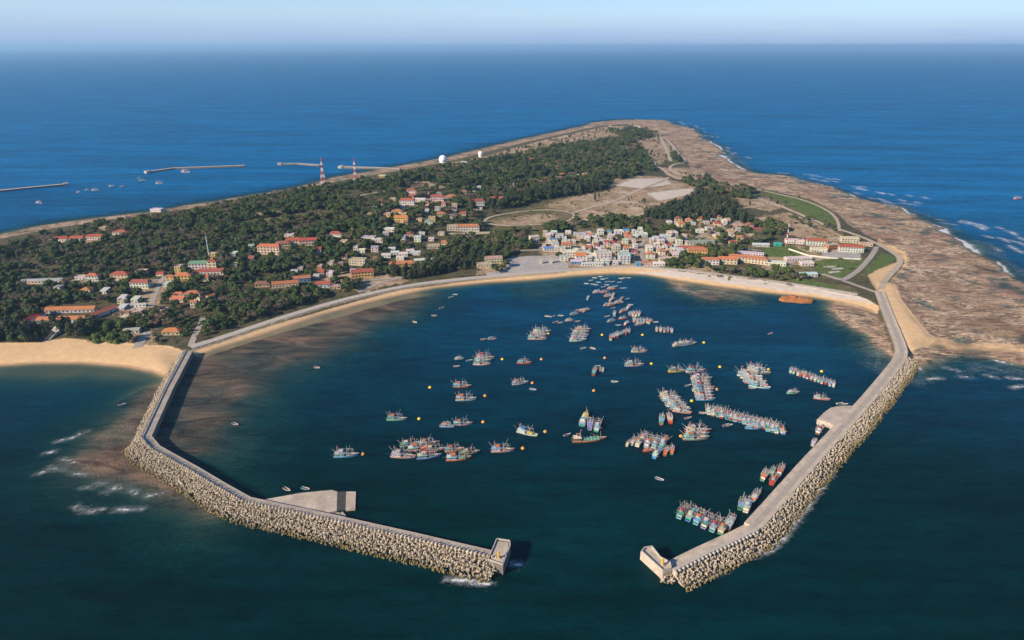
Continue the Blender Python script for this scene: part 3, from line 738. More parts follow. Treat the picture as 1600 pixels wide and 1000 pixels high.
# east mole: wide roadway with armour on the sea side
MO_TOP = 4.4
MOL = smooth_line(np.array([flat(p[0], p[1], MO_TOP) for p in [(1374, 455), (1383, 480), (1396, 512), (1409, 545), (1407, 560), (1385, 588), (1345, 636), (1290, 694), (1245, 744), (1196, 800), (1176, 822)]]), 1)
mole = ob('mole', None); tag(mole, 'straight wide quay mole with armour slope and roadway, joining the sandy spit', 'breakwater')
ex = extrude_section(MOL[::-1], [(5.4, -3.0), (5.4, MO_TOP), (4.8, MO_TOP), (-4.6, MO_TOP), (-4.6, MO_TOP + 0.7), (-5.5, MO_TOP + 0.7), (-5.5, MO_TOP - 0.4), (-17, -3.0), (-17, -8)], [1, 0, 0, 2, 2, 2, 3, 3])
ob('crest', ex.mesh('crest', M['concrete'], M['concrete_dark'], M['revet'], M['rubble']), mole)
rd = offset_line(MOL[::-1], -0.6)
mb = extrude_section(rd, [(1.9, MO_TOP - 0.2), (1.9, MO_TOP + 0.03), (-1.9, MO_TOP + 0.03), (-1.9, MO_TOP - 0.2)])
ob('roadway', mb.mesh('roadway', M['roadway']), mole)
sec = resample(MOL, 5.5)
mslab = MB().box(-2.68, 2.68, -1.42, 1.42, 0, .022).mesh('slab', M['deck'])
for i in range(14, len(sec) - 1):
    a, b = sec[i], sec[i + 1]; t = (b - a) / np.linalg.norm(b - a); nn_ = np.array([-t[1], t[0]])
    for off in (-3.1, 3.3):
        p = (a + b) / 2 + nn_ * off
        ob('slab', mslab, mole, (p[0], p[1], MO_TOP), math.atan2(t[1], t[0]), color=tone(.50, .41, .315))
ob('turning_pad', MB().prism([flat(p[0], p[1], MO_TOP) for p in [(1277, 655), (1287, 645), (1298, 637), (1312, 634), (1333, 634), (1340, 640), (1308, 668), (1296, 661)]], -8, MO_TOP + 0.012).mesh('turning_pad', M['concrete']), mole)
# the end of the mole: lower quay behind a high wave wall
END = np.array([flat(p[0], p[1], MO_TOP) for p in [(1178, 824), (1150, 838), (1098, 862), (1046, 888)]])
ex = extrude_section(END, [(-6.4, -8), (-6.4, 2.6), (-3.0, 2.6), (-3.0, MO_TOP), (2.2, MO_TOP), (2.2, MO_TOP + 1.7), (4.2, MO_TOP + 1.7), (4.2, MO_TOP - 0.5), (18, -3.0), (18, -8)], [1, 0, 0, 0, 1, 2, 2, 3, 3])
for f_i, f in enumerate(ex.f): ex.f[f_i] = f[::-1]
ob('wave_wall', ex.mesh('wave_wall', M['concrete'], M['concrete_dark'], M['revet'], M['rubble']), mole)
Q, T, N = along(END, 3.0)
but = MB().box(-0.55, 0.55, -1.0, 1.0, -0.8, 1.75, taper=0.12).mesh('buttress', M['revet'])
for i in range(1, len(Q)):
    p = Q[i] + N[i] * 4.9
    ob('buttress', but, mole, (p[0], p[1], MO_TOP), math.atan2(T[i][1], T[i][0]))
hp = [flat(p[0], p[1], 5.6) for p in [(1001, 862), (1006, 856), (1018, 854), (1032, 872), (1048, 880), (1050, 890), (1036, 894)]]
ob('head_block', MB().prism(hp, -8, 5.6).mesh('head_block', M['concrete']), mole)
cxy = np.mean(hp, axis=0)
wall_round('parapet', [tuple(cxy + (np.array(p) - cxy) * 0.94) for p in hp], 5.5, 6.7, 0.6, M['revet'], mole)
Q, T, N = along(MOL, 4.0)
bol = MB().tube((0, 0, 0), (0, 0, 0.55), 0.2, 0.16, 8).tube((0, 0, 0.55), (0, 0, 0.7), 0.32, 0.28, 8).mesh('bollard', M['metal'])
for i in range(len(Q)):
    if i % 4 == 0 and 20 < i < len(Q) - 2:
        p = Q[i] - N[i] * 5.0
        ob('bollard', bol, mole, (p[0], p[1], MO_TOP))

# offshore jetties on the far side of the island
def far_jetty(pts, w, top, label):
    P = np.array([flat(p[0], p[1], top) for p in pts])
    o = ob('jetty', None); tag(o, label, 'jetty', 'jetties off the far shore')
    mb = extrude_section(P, [(w / 2, -6), (w / 2, top), (-w / 2, top), (-w / 2, -6)], [1, 0, 1])
    ob('deck', mb.mesh('deck', M['concrete'], M['concrete_dark']), o)
    a = P[0]; d = P[1] - P[0]
    ob('end_block', MB().box(-5, 5, -w * 0.6, w * 0.6, -5, top + 1.6).mesh('end_block', M['revet']), o, (a[0], a[1], 0), math.atan2(d[1], d[0]))
far_jetty([(103, 287), (60, 291), (0, 297), (-120, 309)], 9, 3.5, 'long grey jetty in open sea off the red roofed villas')
far_jetty([(230, 268), (250, 265), (272, 262), (330, 260), (382, 258)], 9, 3.5, 'detached kinked jetty in open sea beside anchored boats')
far_jetty([(437, 255.5), (465, 255), (500, 257.5)], 9, 3.0, 'short detached stone jetty behind the taller striped mast')
far_jetty([(533, 260), (560, 261), (600, 262), (628, 264)], 14, 3.5, 'pale jetty joining the far shore behind the shorter striped mast')

# ------------------------------------------------------------------ tetrapods
def tetra_mesh():
    mb = MB()
    dirs = [Vector((0, 0, 1))] + [Vector((math.cos(t) * 0.943, math.sin(t) * 0.943, -0.333)) for t in (0, 2.0944, 4.1888)]
    for d in dirs: mb.tube((0, 0, 0), d * 1.65, 0.74, 0.46, 7)
    return mb.mesh('tetrapod', M['armour'])
TET = tetra_mesh()
tet = []          # x, y, z, rx, ry, rz, scale
def armour(P, rows, step, flip, crest=True, s=1.0):
    for (off, z, reg) in rows:
        Q, T, N = along(P, step)
        for i in range(len(Q)):
            j = 0.1 if reg else 0.9
            a = Q[i] + N[i] * (flip * off + random.uniform(-j, j)) + T[i] * random.uniform(-j, j)
            if reg or random.random() < .35: r = (random.uniform(-.2, .2), random.uniform(-.2, .2), math.atan2(T[i][1], T[i][0]) + math.pi / 6 + random.uniform(-.15, .15))
            else: r = (random.uniform(0, 6.28), random.uniform(0, 6.28), random.uniform(0, 6.28))
            tet.append((a[0], a[1], z + (0 if reg else random.uniform(-0.5, 0.6)), *r, s * random.uniform(0.85, 1.12)))
line_c = resample(BWL, 2.3)
armour(BWL[0:3], [(-3.1, 5.7, True), (-4.7, 4.7, True), (-6.3, 3.6, False), (-8.0, 2.5, False), (-9.6, 1.4, False)], 1.6, 1, s=.66)
armour(BWL[2:], [(-4.8, 5.7, False), (-6.3, 4.9, False), (-8.0, 4.1, False), (-9.7, 3.3, False), (-11.4, 2.5, False), (-13.1, 1.6, False), (-14.8, 0.8, False), (-16.2, 0.1, False)], 1.6, 1, s=.66)
i0 = 9
armour(BWL[2:], [(-3.0, 6.4, True)], 2.5, 1, s=1.05)
armour(MOL[13:], [(-6.4, 4.4, False), (-8.1, 3.7, False), (-9.8, 2.9, False), (-11.5, 2.1, False), (-13.2, 1.3, False), (-14.9, 0.6, False), (-16.4, -0.1, False)], 1.6, -1, s=.66)
armour(END, [(6.8, 4.3, False), (8.5, 3.6, False), (10.2, 2.8, False), (11.9, 2.0, False), (13.6, 1.2, False), (15.3, 0.4, False)], 1.6, 1, s=.66)
for k in range(34):     # round the head of the mole
    p = flat(1040 + random.uniform(-6, 20), 905 + random.uniform(-9, 5), 1.0)
    tet.append((p[0], p[1], random.uniform(0, 2.5), random.uniform(0, 6), random.uniform(0, 6), random.uniform(0, 6), random.uniform(.85, 1.1)))
tet = np.array(tet)
rank = np.argsort(np.linalg.norm(tet[:, :3] - np.array([0, 0, CAM_H]), axis=1))
near, rest = rank[:298], rank[298:]
for i in near:
    t = tet[i]
    on_mole = t[0] > 40
    o = ob('tetrapod', TET, None, tuple(t[:3]), scale=float(t[6]), rot=tuple(t[3:6]))
    if on_mole: tag(o, 'pale concrete tetrapod in the armour heap at the tip of the quay mole', 'tetrapod', 'tetrapods at the tip of the mole')
    else: tag(o, 'pale concrete tetrapod heaped against the outer arm of the bent breakwater', 'tetrapod', 'tetrapods on the outer breakwater arm')

def scatter(name, pts, rots, scls, idx, variants):
    me = bpy.data.meshes.new(name); me.from_pydata([tuple(p) for p in pts], [], [])
    a = me.attributes.new('srot', 'FLOAT_VECTOR', 'POINT'); a.data.foreach_set('vector', np.array(rots, np.float32).ravel())
    a = me.attributes.new('sscl', 'FLOAT_VECTOR', 'POINT'); a.data.foreach_set('vector', np.array(scls, np.float32).ravel())
    a = me.attributes.new('sidx', 'INT', 'POINT'); a.data.foreach_set('value', np.array(idx, np.int32))
    o = ob(name, me)
    coll = bpy.data.collections.new(name + '_sources')
    for k, vm in enumerate(variants):
        v = bpy.data.objects.new('%s_kind_%02d' % (name, k), vm); coll.objects.link(v)
    g = bpy.data.node_groups.new(name + '_scatter', 'GeometryNodeTree')
    g.interface.new_socket('Geometry', in_out='INPUT', socket_type='NodeSocketGeometry')
    g.interface.new_socket('Geometry', in_out='OUTPUT', socket_type='NodeSocketGeometry')
    gi = g.nodes.new('NodeGroupInput'); go = g.nodes.new('NodeGroupOutput')
    ip = g.nodes.new('GeometryNodeInstanceOnPoints')
    ci = g.nodes.new('GeometryNodeCollectionInfo'); ci.inputs['Collection'].default_value = coll
    ci.inputs['Separate Children'].default_value = True; ci.inputs['Reset Children'].default_value = True
    ip.inputs['Pick Instance'].default_value = True
    def na(n, t):
        q = g.nodes.new('GeometryNodeInputNamedAttribute'); q.data_type = t; q.inputs['Name'].default_value = n
        return q.outputs[0]
    g.links.new(gi.outputs[0], ip.inputs['Points']); g.links.new(ci.outputs[0], ip.inputs['Instance'])
    g.links.new(na('sidx', 'INT'), ip.inputs['Instance Index'])
    g.links.new(na('srot', 'FLOAT_VECTOR'), ip.inputs['Rotation']); g.links.new(na('sscl', 'FLOAT_VECTOR'), ip.inputs['Scale'])
    g.links.new(ip.outputs[0], go.inputs[0])
    md = o.modifiers.new('scatter', 'NODES'); md.node_group = g
    return o
tr_ = tet[rest]
stuff(scatter('tetrapod_heap', tr_[:, :3], tr_[:, 3:6], np.repeat(tr_[:, 6:7], 3, 1), np.zeros(len(tr_), int), [TET]), 'mass of pale tetrapods armouring the seaward slopes of both breakwaters', 'tetrapods')
# rock fill on the upper, landward stretch of the mole
def rock_mesh(seed):
    rr = random.Random(seed); mb = MB(); n = 7
    rings = [(0.0, -0.6, 0.4), (0, -0.25, 0.95), (0, 0.3, 0.85), (0, 0.62, 0.4)]
    for (_, z, r) in rings:
        for k in range(n):
            t = 2 * math.pi * k / n; q = r * rr.uniform(0.75, 1.2)
            mb.v.append((q * math.cos(t), q * math.sin(t), z * rr.uniform(0.8, 1.2)))
    for j in range(3):
        for k in range(n):
            a = j * n + k; b = j * n + (k + 1) % n
            mb.f.append((a, b, b + n, a + n)); mb.m.append(0)
    mb.f += [tuple(range(3 * n, 4 * n)), tuple(reversed(range(n)))]; mb.m += [0, 0]
    return mb.mesh('boulder', M['armour'])
ROCKM = [rock_mesh(s) for s in range(4)]
rk = []
Q, T, N = along(MOL[:15], 1.5)
for off in np.arange(-6, -17.5, -1.25):
    for i in range(len(Q)):
        if Q[i][1] > flat(1400, 560, 4)[1] + 6: continue
        a = Q[i] - N[i] * (off + random.uniform(-.6, .6)) + T[i] * random.uniform(-.9, .9)
        rk.append((a[0], a[1], 4.3 + (off + 6) * 0.42 + random.uniform(-.4, .3)))
# revetment stones below the seawall road
for (P, w) in ROADS[:1]:
    Q, T, N = along(P, 2.0)
    for off in (5.2, 7.0):
        for i in range(len(Q)):
            a = Q[i] - N[i] * (off + random.uniform(-.5, .5))
            rk.append((a[0], a[1], max(float(ground(a[0], a[1])), 0.0) + 0.3))
n = len(rk)
stuff(scatter('boulder_slope', rk, RNG.uniform(0, 6.28, (n, 3)), np.repeat(RNG.uniform(0.5, 1.05, (n, 1)), 3, 1), RNG.integers(0, 4, n), ROCKM), 'pale boulders on the sea slope of the mole and below the seawall road', 'boulders')
# ------------------------------------------------------------------ buildings
def unit_box(name, m): return MB().box(-.5, .5, -.5, .5, 0, 1).mesh(name, m)
U_WALL = MB().box(-.5, .5, -.5, .5, -.35, 1).mesh('wall', M['plaster'])
U_BOX = unit_box('block', M['plaster'])
U_WIN = MB().box(-.5, .5, -.06, .06, 0, 1).mesh('window', M['glass'])
U_SILL = MB().box(-.5, .5, -.14, .1, 0, 1).mesh('sill', M['plaster'])
def hip_mesh(inset):
    e = .5; r = .5 - inset
    vs = [(-e, -e, -.06), (e, -e, -.06), (e, e, -.06), (-e, e, -.06), (-e, -e, 0), (e, -e, 0), (e, e, 0), (-e, e, 0), (-r, 0, 1), (r, 0, 1)]
    fs = [(3, 2, 1, 0), (0, 1, 5, 4), (1, 2, 6, 5), (2, 3, 7, 6), (3, 0, 4, 7), (4, 5, 9, 8), (6, 7, 8, 9), (5, 6, 9), (7, 4, 8)]
    return MB().add(vs, fs)
U_HIP = hip_mesh(.28).mesh('roof', M['tile'])
U_HIPL = hip_mesh(.08).mesh('roof', M['tile'])
U_GAB = hip_mesh(0.0).mesh('roof', M['tile'])
U_MGAB = hip_mesh(0.0).mesh('roof', M['paint'])
U_RIDGE = MB().box(-.5, .5, -.5, .5, 0, 1).mesh('ridge', M['plaster'])
vs = [(-.5, -.5, -.06), (.5, -.5, -.06), (.5, .5, -.06), (-.5, .5, -.06), (-.5, -.5, 0), (.5, -.5, 0), (.5, .5, 1), (-.5, .5, 1)]
U_SHED = MB().add(vs, [(3, 2, 1, 0), (4, 5, 6, 7), (0, 1, 5, 4), (1, 2, 6, 5), (2, 3, 7, 6), (3, 0, 4, 7)]).mesh('roof', M['paint'])
def flat_mesh():
    mb = MB(); t = .035
    mb.box(-.5, .5, -.5, .5, 0, .25)
    for b in ((-.5, .5, -.5, -.5 + t), (-.5, .5, .5 - t, .5), (-.5, -.5 + t, -.5 + t, .5 - t), (.5 - t, .5, -.5 + t, .5 - t)): mb.box(*b, .25, 1)
    return mb.mesh('roof', M['plaster'])
U_FLAT = flat_mesh()
U_TANK = MB().tube((0, 0, 0), (0, 0, 1), .5, .5, 8).tube((0, 0, 1), (0, 0, 1.2), .5, .12, 8).mesh('water_tank', M['metal'])
U_DOOR = MB().box(-.5, .5, -.08, .08, 0, 1).mesh('door', M['wood'])
C = dict(white=(.64, .60, .53), cream=(.61, .52, .37), yellow=(.62, .44, .17), pink=(.62, .47, .40), grey=(.34, .32, .30), pale_grey=(.52, .50, .47),
         blue=(.13, .26, .44), pale_blue=(.50, .53, .53), mint=(.46, .52, .47), teal=(.06, .36, .31), orange=(.46, .175, .085), red=(.36, .095, .065),
         brown=(.26, .12, .08), green=(.16, .27, .20), tan=(.48, .38, .27), dark=(.10, .09, .09), violet=(.22, .20, .46))
WORD = dict(pale_grey='pale grey', pale_blue='pale blue', mint='mint green', dark='dark grey')
def word(c): return WORD.get(c, c)
HOUSES = []      # x, y, radius, for keeping trees off
NST = {1: 'one storey', 2: 'two storey', 3: 'three storey'}
def house(px, py, wpx, storeys=1, wall='white', roof='hip', rc='orange', yaw=0.0, depth=None, label=None, name='house', bays=None, win=True, cat='house', group=None, size=None, hfac=1.0):
    x, y, z = spot(px, py)
    s = mpp(y, z)
    w = size if size else wpx * s
    d = depth if depth else max(5.5, min(10.0, w * 0.55))
    h = (3.4 * storeys + 0.4) * hfac
    yr = R(yaw)
    # the surveyed pixel is the foot of the front wall
    x += -math.sin(yr) * d / 2; y += math.cos(yr) * d / 2
    zz = [float(ground(x + sx * w / 2 * math.cos(yr), y + sx * w / 2 * math.sin(yr))) for sx in (-1, 0, 1)]
    z = max(min(zz) * .4 + max(zz) * .6, 0.6)
    root = ob(name, None, None, (x, y, z), yr)
    tint = tuple(min(.8, c * random.uniform(.9, 1.06)) for c in C[wall])
    rt = tuple(c * random.uniform(.85, 1.15) for c in C[rc])
    ob('wall', U_WALL, root, scale=(w, d, h), color=tint)
    if roof == 'hip':
        r = ob('roof', U_HIP if w < 2.2 * d else U_HIPL, root, (0, 0, h), scale=(w + 1.2, d + 1.2, max(1.6, d * .27)), color=rt)
    elif roof == 'gable':
        r = ob('roof', U_GAB, root, (0, 0, h), scale=(w + .8, d + 1.2, max(1.5, d * .26)), color=rt)
    elif roof == 'metal':
        r = ob('roof', U_MGAB, root, (0, 0, h), scale=(w + .6, d + .6, max(.9, d * .14)), color=rt)
    elif roof == 'shed':
        r = ob('roof', U_SHED, root, (0, 0, h), scale=(w + .6, d + .6, 1.0), color=rt)
    else:
        r = ob('roof', U_FLAT, root, (0, 0, h), scale=(w + .3, d + .3, .8), color=rt)
        if random.random() < .5 and w > 5:
            ob('water_tank', U_TANK, root, (w * .25, d * .2, h + .2), scale=(1.5, 1.5, 1.5))
    if roof in ('hip', 'gable') and w > 12:
        ob('ridge', U_RIDGE, r, (0, 0, .97), scale=((1 - .56) if roof == 'hip' and w < 2.2 * d else .84 if roof == 'hip' else 1.0, .035, .09), color=tuple(min(.8, q * 1.5) for q in rt))
    if win:
        nb = bays or max(2, int(w / 3.6)); ww = min(1.9, w / nb * .5)
        for k in range(storeys):
            for i in range(nb):
                xx = (i + .5) / nb * w - w / 2; zb = h * k / storeys
                if k == 0 and i == nb // 2:
                    ob('door', U_DOOR, root, (xx, -d / 2, .05), scale=(1.4, 1, 2.3)); continue
                o = ob('window', U_WIN, root, (xx, -d / 2, zb + 1.1), scale=(ww, 1, 1.6))
                if wpx > 22 and w / nb > 2.5: ob('sill', U_SILL, o, (0, 0, -.1), scale=(1.25, 1, .08), color=tint)
            for i in range(max(1, int(d / 4.5))):
                yy = (i + .5) / max(1, int(d / 4.5)) * d - d / 2
                for sx in (-1, 1): ob('window', U_WIN, root, (sx * w / 2, yy, h * k / storeys + 1.1), math.pi / 2, scale=(1.4, 1, 1.5))
            if k > 0:
                ob('balcony', U_BOX, root, (0, -d / 2 - .35, h * k / storeys - .12), scale=(w * .98, .9, .22), color=tuple(min(.8, c * 1.1) for c in tint))
    lab = label or '%s %s house with %s %s roof' % (word(wall), NST[storeys], word(rc), {'hip': 'hipped tile', 'gable': 'gabled tile', 'metal': 'sheet metal', 'shed': 'sloping sheet', 'flat': 'flat'}[roof])
    tag(root, lab, cat, group)
    HOUSES.append((x, y, .5 * max(w, d) + .5, w, d, yr)); return root

# west: barracks court behind the sandy beach
house(109, 489, 74, 1, 'pale_blue', 'gable', 'orange', 4, 9, 'long pale blue barracks with orange gable roof, inland row of the court', 'barracks', 12, cat='barracks')
house(98, 505, 78, 1, 'pale_blue', 'gable', 'orange', 4, 9, 'long pale blue barracks with orange gable roof, row beside the beach trees', 'barracks', 13, cat='barracks')
house(47, 503, 12, 1, 'white', 'gable', 'red', 0, 8, 'dark red roofed wing set crosswise at the jungle end of the barracks', 'barracks', 2, cat='barracks', size=28).rotation_euler.z = R(78)
house(155, 494, 12, 1, 'white', 'gable', 'orange', 0, 9, 'orange roofed wing with white gable set crosswise beside the lane', 'barracks', 2, cat='barracks', size=34).rotation_euler.z = R(66)
house(46, 444, 26, 1, 'cream', 'metal', 'grey', 4, 9, 'cream shed with grey roof at the end of the lane', 'shed', cat='shed')
house(78, 443, 36, 1, 'pale_grey', 'metal', 'grey', 4, 10, 'long pale grey shed with grey sheet roof along the lane', 'shed', cat='shed')
house(126, 438, 17, 1, 'white', 'flat', 'pale_grey', 2, label='white flat roofed annex beside the narrow white villa')
house(144, 440, 19, 2, 'white', 'hip', 'orange', 2, label='narrow white two storey villa with orange roof beside flat annex')
house(187, 438, 27, 2, 'cream', 'hip', 'red', 0, label='cream two storey villa with red roof beside the lane')
house(218, 451, 29, 2, 'white', 'hip', 'red', -3, label='white two storey villa with red roof at the lane corner')
house(266, 441, 13, 2, 'yellow', 'hip', 'orange', 0, label='small yellow wing with orange roof joined to yellow villa')
house(286, 440, 25, 2, 'yellow', 'hip', 'orange', 4, label='bright yellow two storey villa with arched front and orange roof')
house(310, 421, 29, 2, 'white', 'hip', 'green', 5, label='white two storey house with grey green roof below the mast')
house(332, 421, 13, 3, 'cream', 'hip', 'red', 4, label='narrow cream tower house with red roof')
house(331, 430, 35, 1, 'white', 'gable', 'red', 5, label='long white house with red roof in front of the tower house', hfac=1.2)
house(311, 430, 12, 1, 'white', 'gable', 'red', 20, label='small white gabled house with red roof beside yellow villa')
house(334, 405, 13, 2, 'yellow', 'flat', 'tan', 0, label='small yellow block at the foot of the thin mast')
for i, (px, py, w, nb) in enumerate(((94, 378, 21, 5), (119, 377, 20, 5), (148, 374.5, 24, 6))):
    house(px, py, w, 1, 'white', 'gable', 'red', 3, 9, 'white bungalow with red roof in the row of three on the far slope', 'bungalow', nb, cat='bungalow', group='row of three red roofed bungalows', hfac=1.15)
house(187, 367.5, 23, 1, 'white', 'hip', 'red', -4, label='white hipped bungalow with red roof apart from the row of three')
house(127, 353, 8, 1, 'yellow', 'flat', 'tan', 0, label='tiny yellow hut near the far west shore')
house(140, 361, 9, 1, 'cream', 'flat', 'tan', 0, label='tiny cream hut behind the row of three bungalows')
house(163, 360, 15, 1, 'tan', 'flat', 'tan', 0, label='low tan shed behind the hipped bungalow')
house(243, 331, 18, 1, 'white', 'flat', 'white', -8, label='lone white flat building on the far west shore')
house(392, 312, 5, 2, 'cream', 'flat', 'tan', 0, label='small cream lookout tower on the west ridge')
house(276, 472, 22, 1, 'pink', 'gable', 'orange', -8, label='pink wing with orange gables at the lane side of the temple court')
house(279, 464, 15, 1, 'cream', 'hip', 'orange', 0, label='small hipped orange roof behind the pink wing')
house(301, 469, 25, 2, 'cream', 'hip', 'orange', 0, label='tall temple hall with broad orange roof')
house(318, 468, 13, 1, 'white', 'gable', 'orange', 60, label='white gabled side hall with orange roof')
house(332, 467, 12, 1, 'white', 'gable', 'orange', 62, label='white gabled outer hall with orange roof in the temple court')
house(303, 481, 10, 2, 'pink', 'gable', 'orange', 0, label='narrow pink gatehouse with orange roof in front of the temple hall')
house(267, 524, 27, 1, 'tan', 'hip', 'orange', 2, label='tan house with ornate orange roof near the breakwater root')
house(205, 522, 24, 1, 'pale_grey', 'metal', 'grey', 10, label='low grey roofed shed behind the beach bushes', name='shed', cat='shed')
house(195, 494, 14, 1, 'white', 'gable', 'brown', 3, label='white house with brown roof beside the lane wall')
house(216, 491, 13, 1, 'cream', 'flat', 'pale_grey', 3, label='cream block behind the lane wall')
house(214, 480, 28, 1, 'white', 'flat', 'pale_grey', 2, 4, label='long low white stable behind the lane wall', hfac=.7)
# middle
house(420, 398, 35, 3, 'cream', 'hip', 'orange', -4, 10, 'cream three storey block with rows of openings', 'apartment_block', 7, cat='building')
house(443, 389, 22, 2, 'tan', 'hip', 'brown', 12, label='tan house with brown roof beside the three storey block')
house(459, 384, 23, 2, 'cream', 'gable', 'red', 8, label='cream house with dark red gable roof')
house(482, 384, 26, 2, 'cream', 'gable', 'red', 12, label='cream two storey house with bright red gable roof')
house(523, 370, 22, 1, 'white', 'hip', 'red', -4, label='single white house with red hipped roof alone in the trees')
house(452, 371, 14, 1, 'white', 'flat', 'pale_grey', 0, label='small white flat house alone in the woods')
house(446, 449, 40, 1, 'cream', 'gable', 'orange', 14, 9, 'long school house with orange roof and cream front', 'school', 8, cat='school', hfac=1.25)
house(471, 441, 28, 1, 'blue', 'gable', 'orange', 16, 9, 'blue fronted school wing with orange roof', 'school', 5, cat='school', hfac=1.25)
house(410, 449, 22, 1, 'tan', 'hip', 'brown', 10, label='tan house with brown red roof beside the school')
house(505, 450, 22, 1, 'pale_blue', 'gable', 'red', 10, label='pale blue house with red roof behind the seawall trees', hfac=1.2)
house(558, 415, 26, 2, 'cream', 'flat', 'tan', -8, label='cream two storey block with flat roof beside court')
house(567, 434, 34, 2, 'yellow', 'gable', 'red', 14, label='yellow two storey house with dark red roof near seawall')
house(524, 452, 17, 1, 'tan', 'flat', 'tan', 10, label='low tan hut near the seawall clearing', hfac=.8)
house(608, 366, 16, 2, 'white', 'flat', 'white', -4, label='white two storey cube house with flat roof')
house(575, 376, 21, 1, 'white', 'flat', 'pale_grey', -6, label='low white flat house beside the cube house')
house(590, 379, 16, 1, 'pale_grey', 'shed', 'pale_grey', -6, label='low grey shed beside the cube house')
house(626, 348, 23, 2, 'yellow', 'hip', 'orange', -4, label='yellow two storey house with orange roof among the trees')
house(620, 334, 17, 1, 'cream', 'hip', 'orange', -4, label='cream cottage with orange roof behind the yellow house')
house(642, 304, 17, 2, 'white', 'hip', 'red', -4, label='white two storey house with red roof on the ridge, topmost of its cluster')
house(636, 320, 23, 2, 'white', 'hip', 'red', -4, label='white two storey house with red roof beside a white hall')
house(655, 315, 19, 1, 'white', 'metal', 'white', -4, label='white hall with white sheet roof')
house(683, 314, 20, 2, 'pink', 'hip', 'red', 0, label='pink house with red roof beside the white hall')
house(705, 311, 16, 1, 'tan', 'hip', 'orange', 0, label='tan cottage with orange roof')
house(745, 321, 24, 2, 'white', 'hip', 'red', 8, label='white house with red roof at the wood edge')
house(776, 314, 22, 1, 'cream', 'hip', 'red', 6, label='cream house with red roof at the wood edge')
house(690, 338, 14, 1, 'tan', 'hip', 'orange', 8, label='small orange roofed cottage in the middle wood')
house(732, 362, 34, 2, 'white', 'hip', 'orange', 4, 10, 'large white two storey house with orange roof and terrace', bays=8)
house(707, 361, 17, 2, 'cream', 'flat', 'tan', 4, label='cream annex beside the large white terrace house')
house(772, 412, 27, 2, 'cream', 'flat', 'tan', 10, label='cream two storey office with flat roof beside the plaza')
house(757, 418, 22, 1, 'cream', 'flat', 'tan', 10, label='low cream annex of the plaza office')
house(628, 417, 38, 1, 'yellow', 'hip', 'orange', 12, label='yellow house with long orange roof behind the casuarinas')
house(662, 411, 28, 1, 'pale_grey', 'metal', 'pale_grey', 14, label='grey metal roofed hall behind the casuarinas', name='shed', cat='shed')
house(699, 410, 13, 1, 'tan', 'hip', 'orange', 0, label='small orange roofed hut in the casuarina wood')
house(677, 389, 20, 1, 'tan', 'flat', 'tan', 5, label='ruined tan house in the casuarina wood')
for i, (px, py, w, wl, rc) in enumerate(((603, 403, 14, 'white', 'pale_grey'), (617, 399, 13, 'pale_grey', 'pale_blue'), (630, 401, 14, 'white', 'white'), (641, 396, 12, 'pale_blue', 'white'), (650, 399, 13, 'white', 'mint'), (590, 408, 14, 'tan', 'brown'), (625, 407, 12, 'white', 'pale_grey'), (612, 393, 11, 'cream', 'pale_grey'))):
    house(px, py, w, 1, wl, 'shed', rc, random.uniform(-5, 12), label='%s hut with %s sheet roof in the hamlet behind the casuarinas' % (word(wl), word(rc)), name='hut', cat='hut', group='huts of the casuarina hamlet')
# the far hill
house(597, 283, 12, 3, 'yellow', 'flat', 'cream', 0, 9, 'yellow three storey block on the ridge beside striped masts', 'apartment_block', cat='building')
house(547, 291, 26, 1, 'white', 'flat', 'white', -6, 12, 'low white station at the foot of the shorter striped mast', cat='building', hfac=.8)
for (px, py, w, wl, rc, t) in ((875, 281, 12, 'yellow', 'orange', 'wide'), (878, 275, 10, 'tan', 'orange', 'upper'), (900, 276, 9, 'yellow', 'tan', 'square'), (914, 274, 9, 'yellow', 'tan', 'outer'), (813, 252, 9, 'tan', 'orange', 'first hill'), (830, 251, 9, 'tan', 'orange', 'second hill'), (820, 256, 14, 'cream', 'tan', 'low hill')):
    house(px, py, w, 1, wl, 'hip' if rc == 'orange' else 'flat', rc, 0, label='%s %s cottage with %s roof on the far wooded hill' % (t, wl, rc), name='cottage', cat='house')
house(725, 258, 9, 2, 'white', 'flat', 'white', 0, label='small white block between the two radar domes')
house(712, 259, 12, 1, 'tan', 'flat', 'tan', 0, label='low tan building beside the large radar dome')
house(755, 252, 15, 1, 'white', 'flat', 'white', 0, label='white base building of the small radar dome', cat='building')
for (px, py) in ((928, 240), (943, 241), (955, 246), (980, 200), (996, 199)):
    house(px, py, 7, 1, 'white', 'flat', 'white', 0, label='tiny white hut on the far headland', name='hut', cat='hut', group='tiny huts on the far headland', win=False)
# east side
house(1080, 392, 44, 1, 'cream', 'hip', 'red', -6, 9, 'long cream building with red roof at the edge of town', bays=9)
house(1090, 399, 30, 2, 'yellow', 'hip', 'orange', -8, label='yellow two storey house with bright orange roof at the edge of town')
house(1095, 382, 46, 1, 'pale_grey', 'flat', 'grey', 8, 10, 'long grey flat roofed warehouse behind the yellow house', 'warehouse', 9, cat='warehouse')
house(1168, 411, 58, 2, 'cream', 'hip', 'orange', -20, 10, 'long cream hospital wing with orange roof', 'hospital', 12, cat='building')
house(1110, 414, 26, 2, 'white', 'hip', 'orange', -6, 9, 'white end pavilion of the hospital with orange roof', 'hospital', 5, cat='building')
house(1137, 413, 28, 2, 'cream', 'hip', 'orange', -8, 9, 'cream middle pavilion of the hospital with orange roof', 'hospital', 5, cat='building')
house(1172, 400, 40, 1, 'pale_grey', 'flat', 'pale_grey', -16, 8, 'grey flat roofed shed behind the hospital wing', 'shed', cat='shed')
house(1212, 415, 30, 1, 'white', 'flat', 'white', -12, 9, 'low white flat roofed clinic beside the hospital')
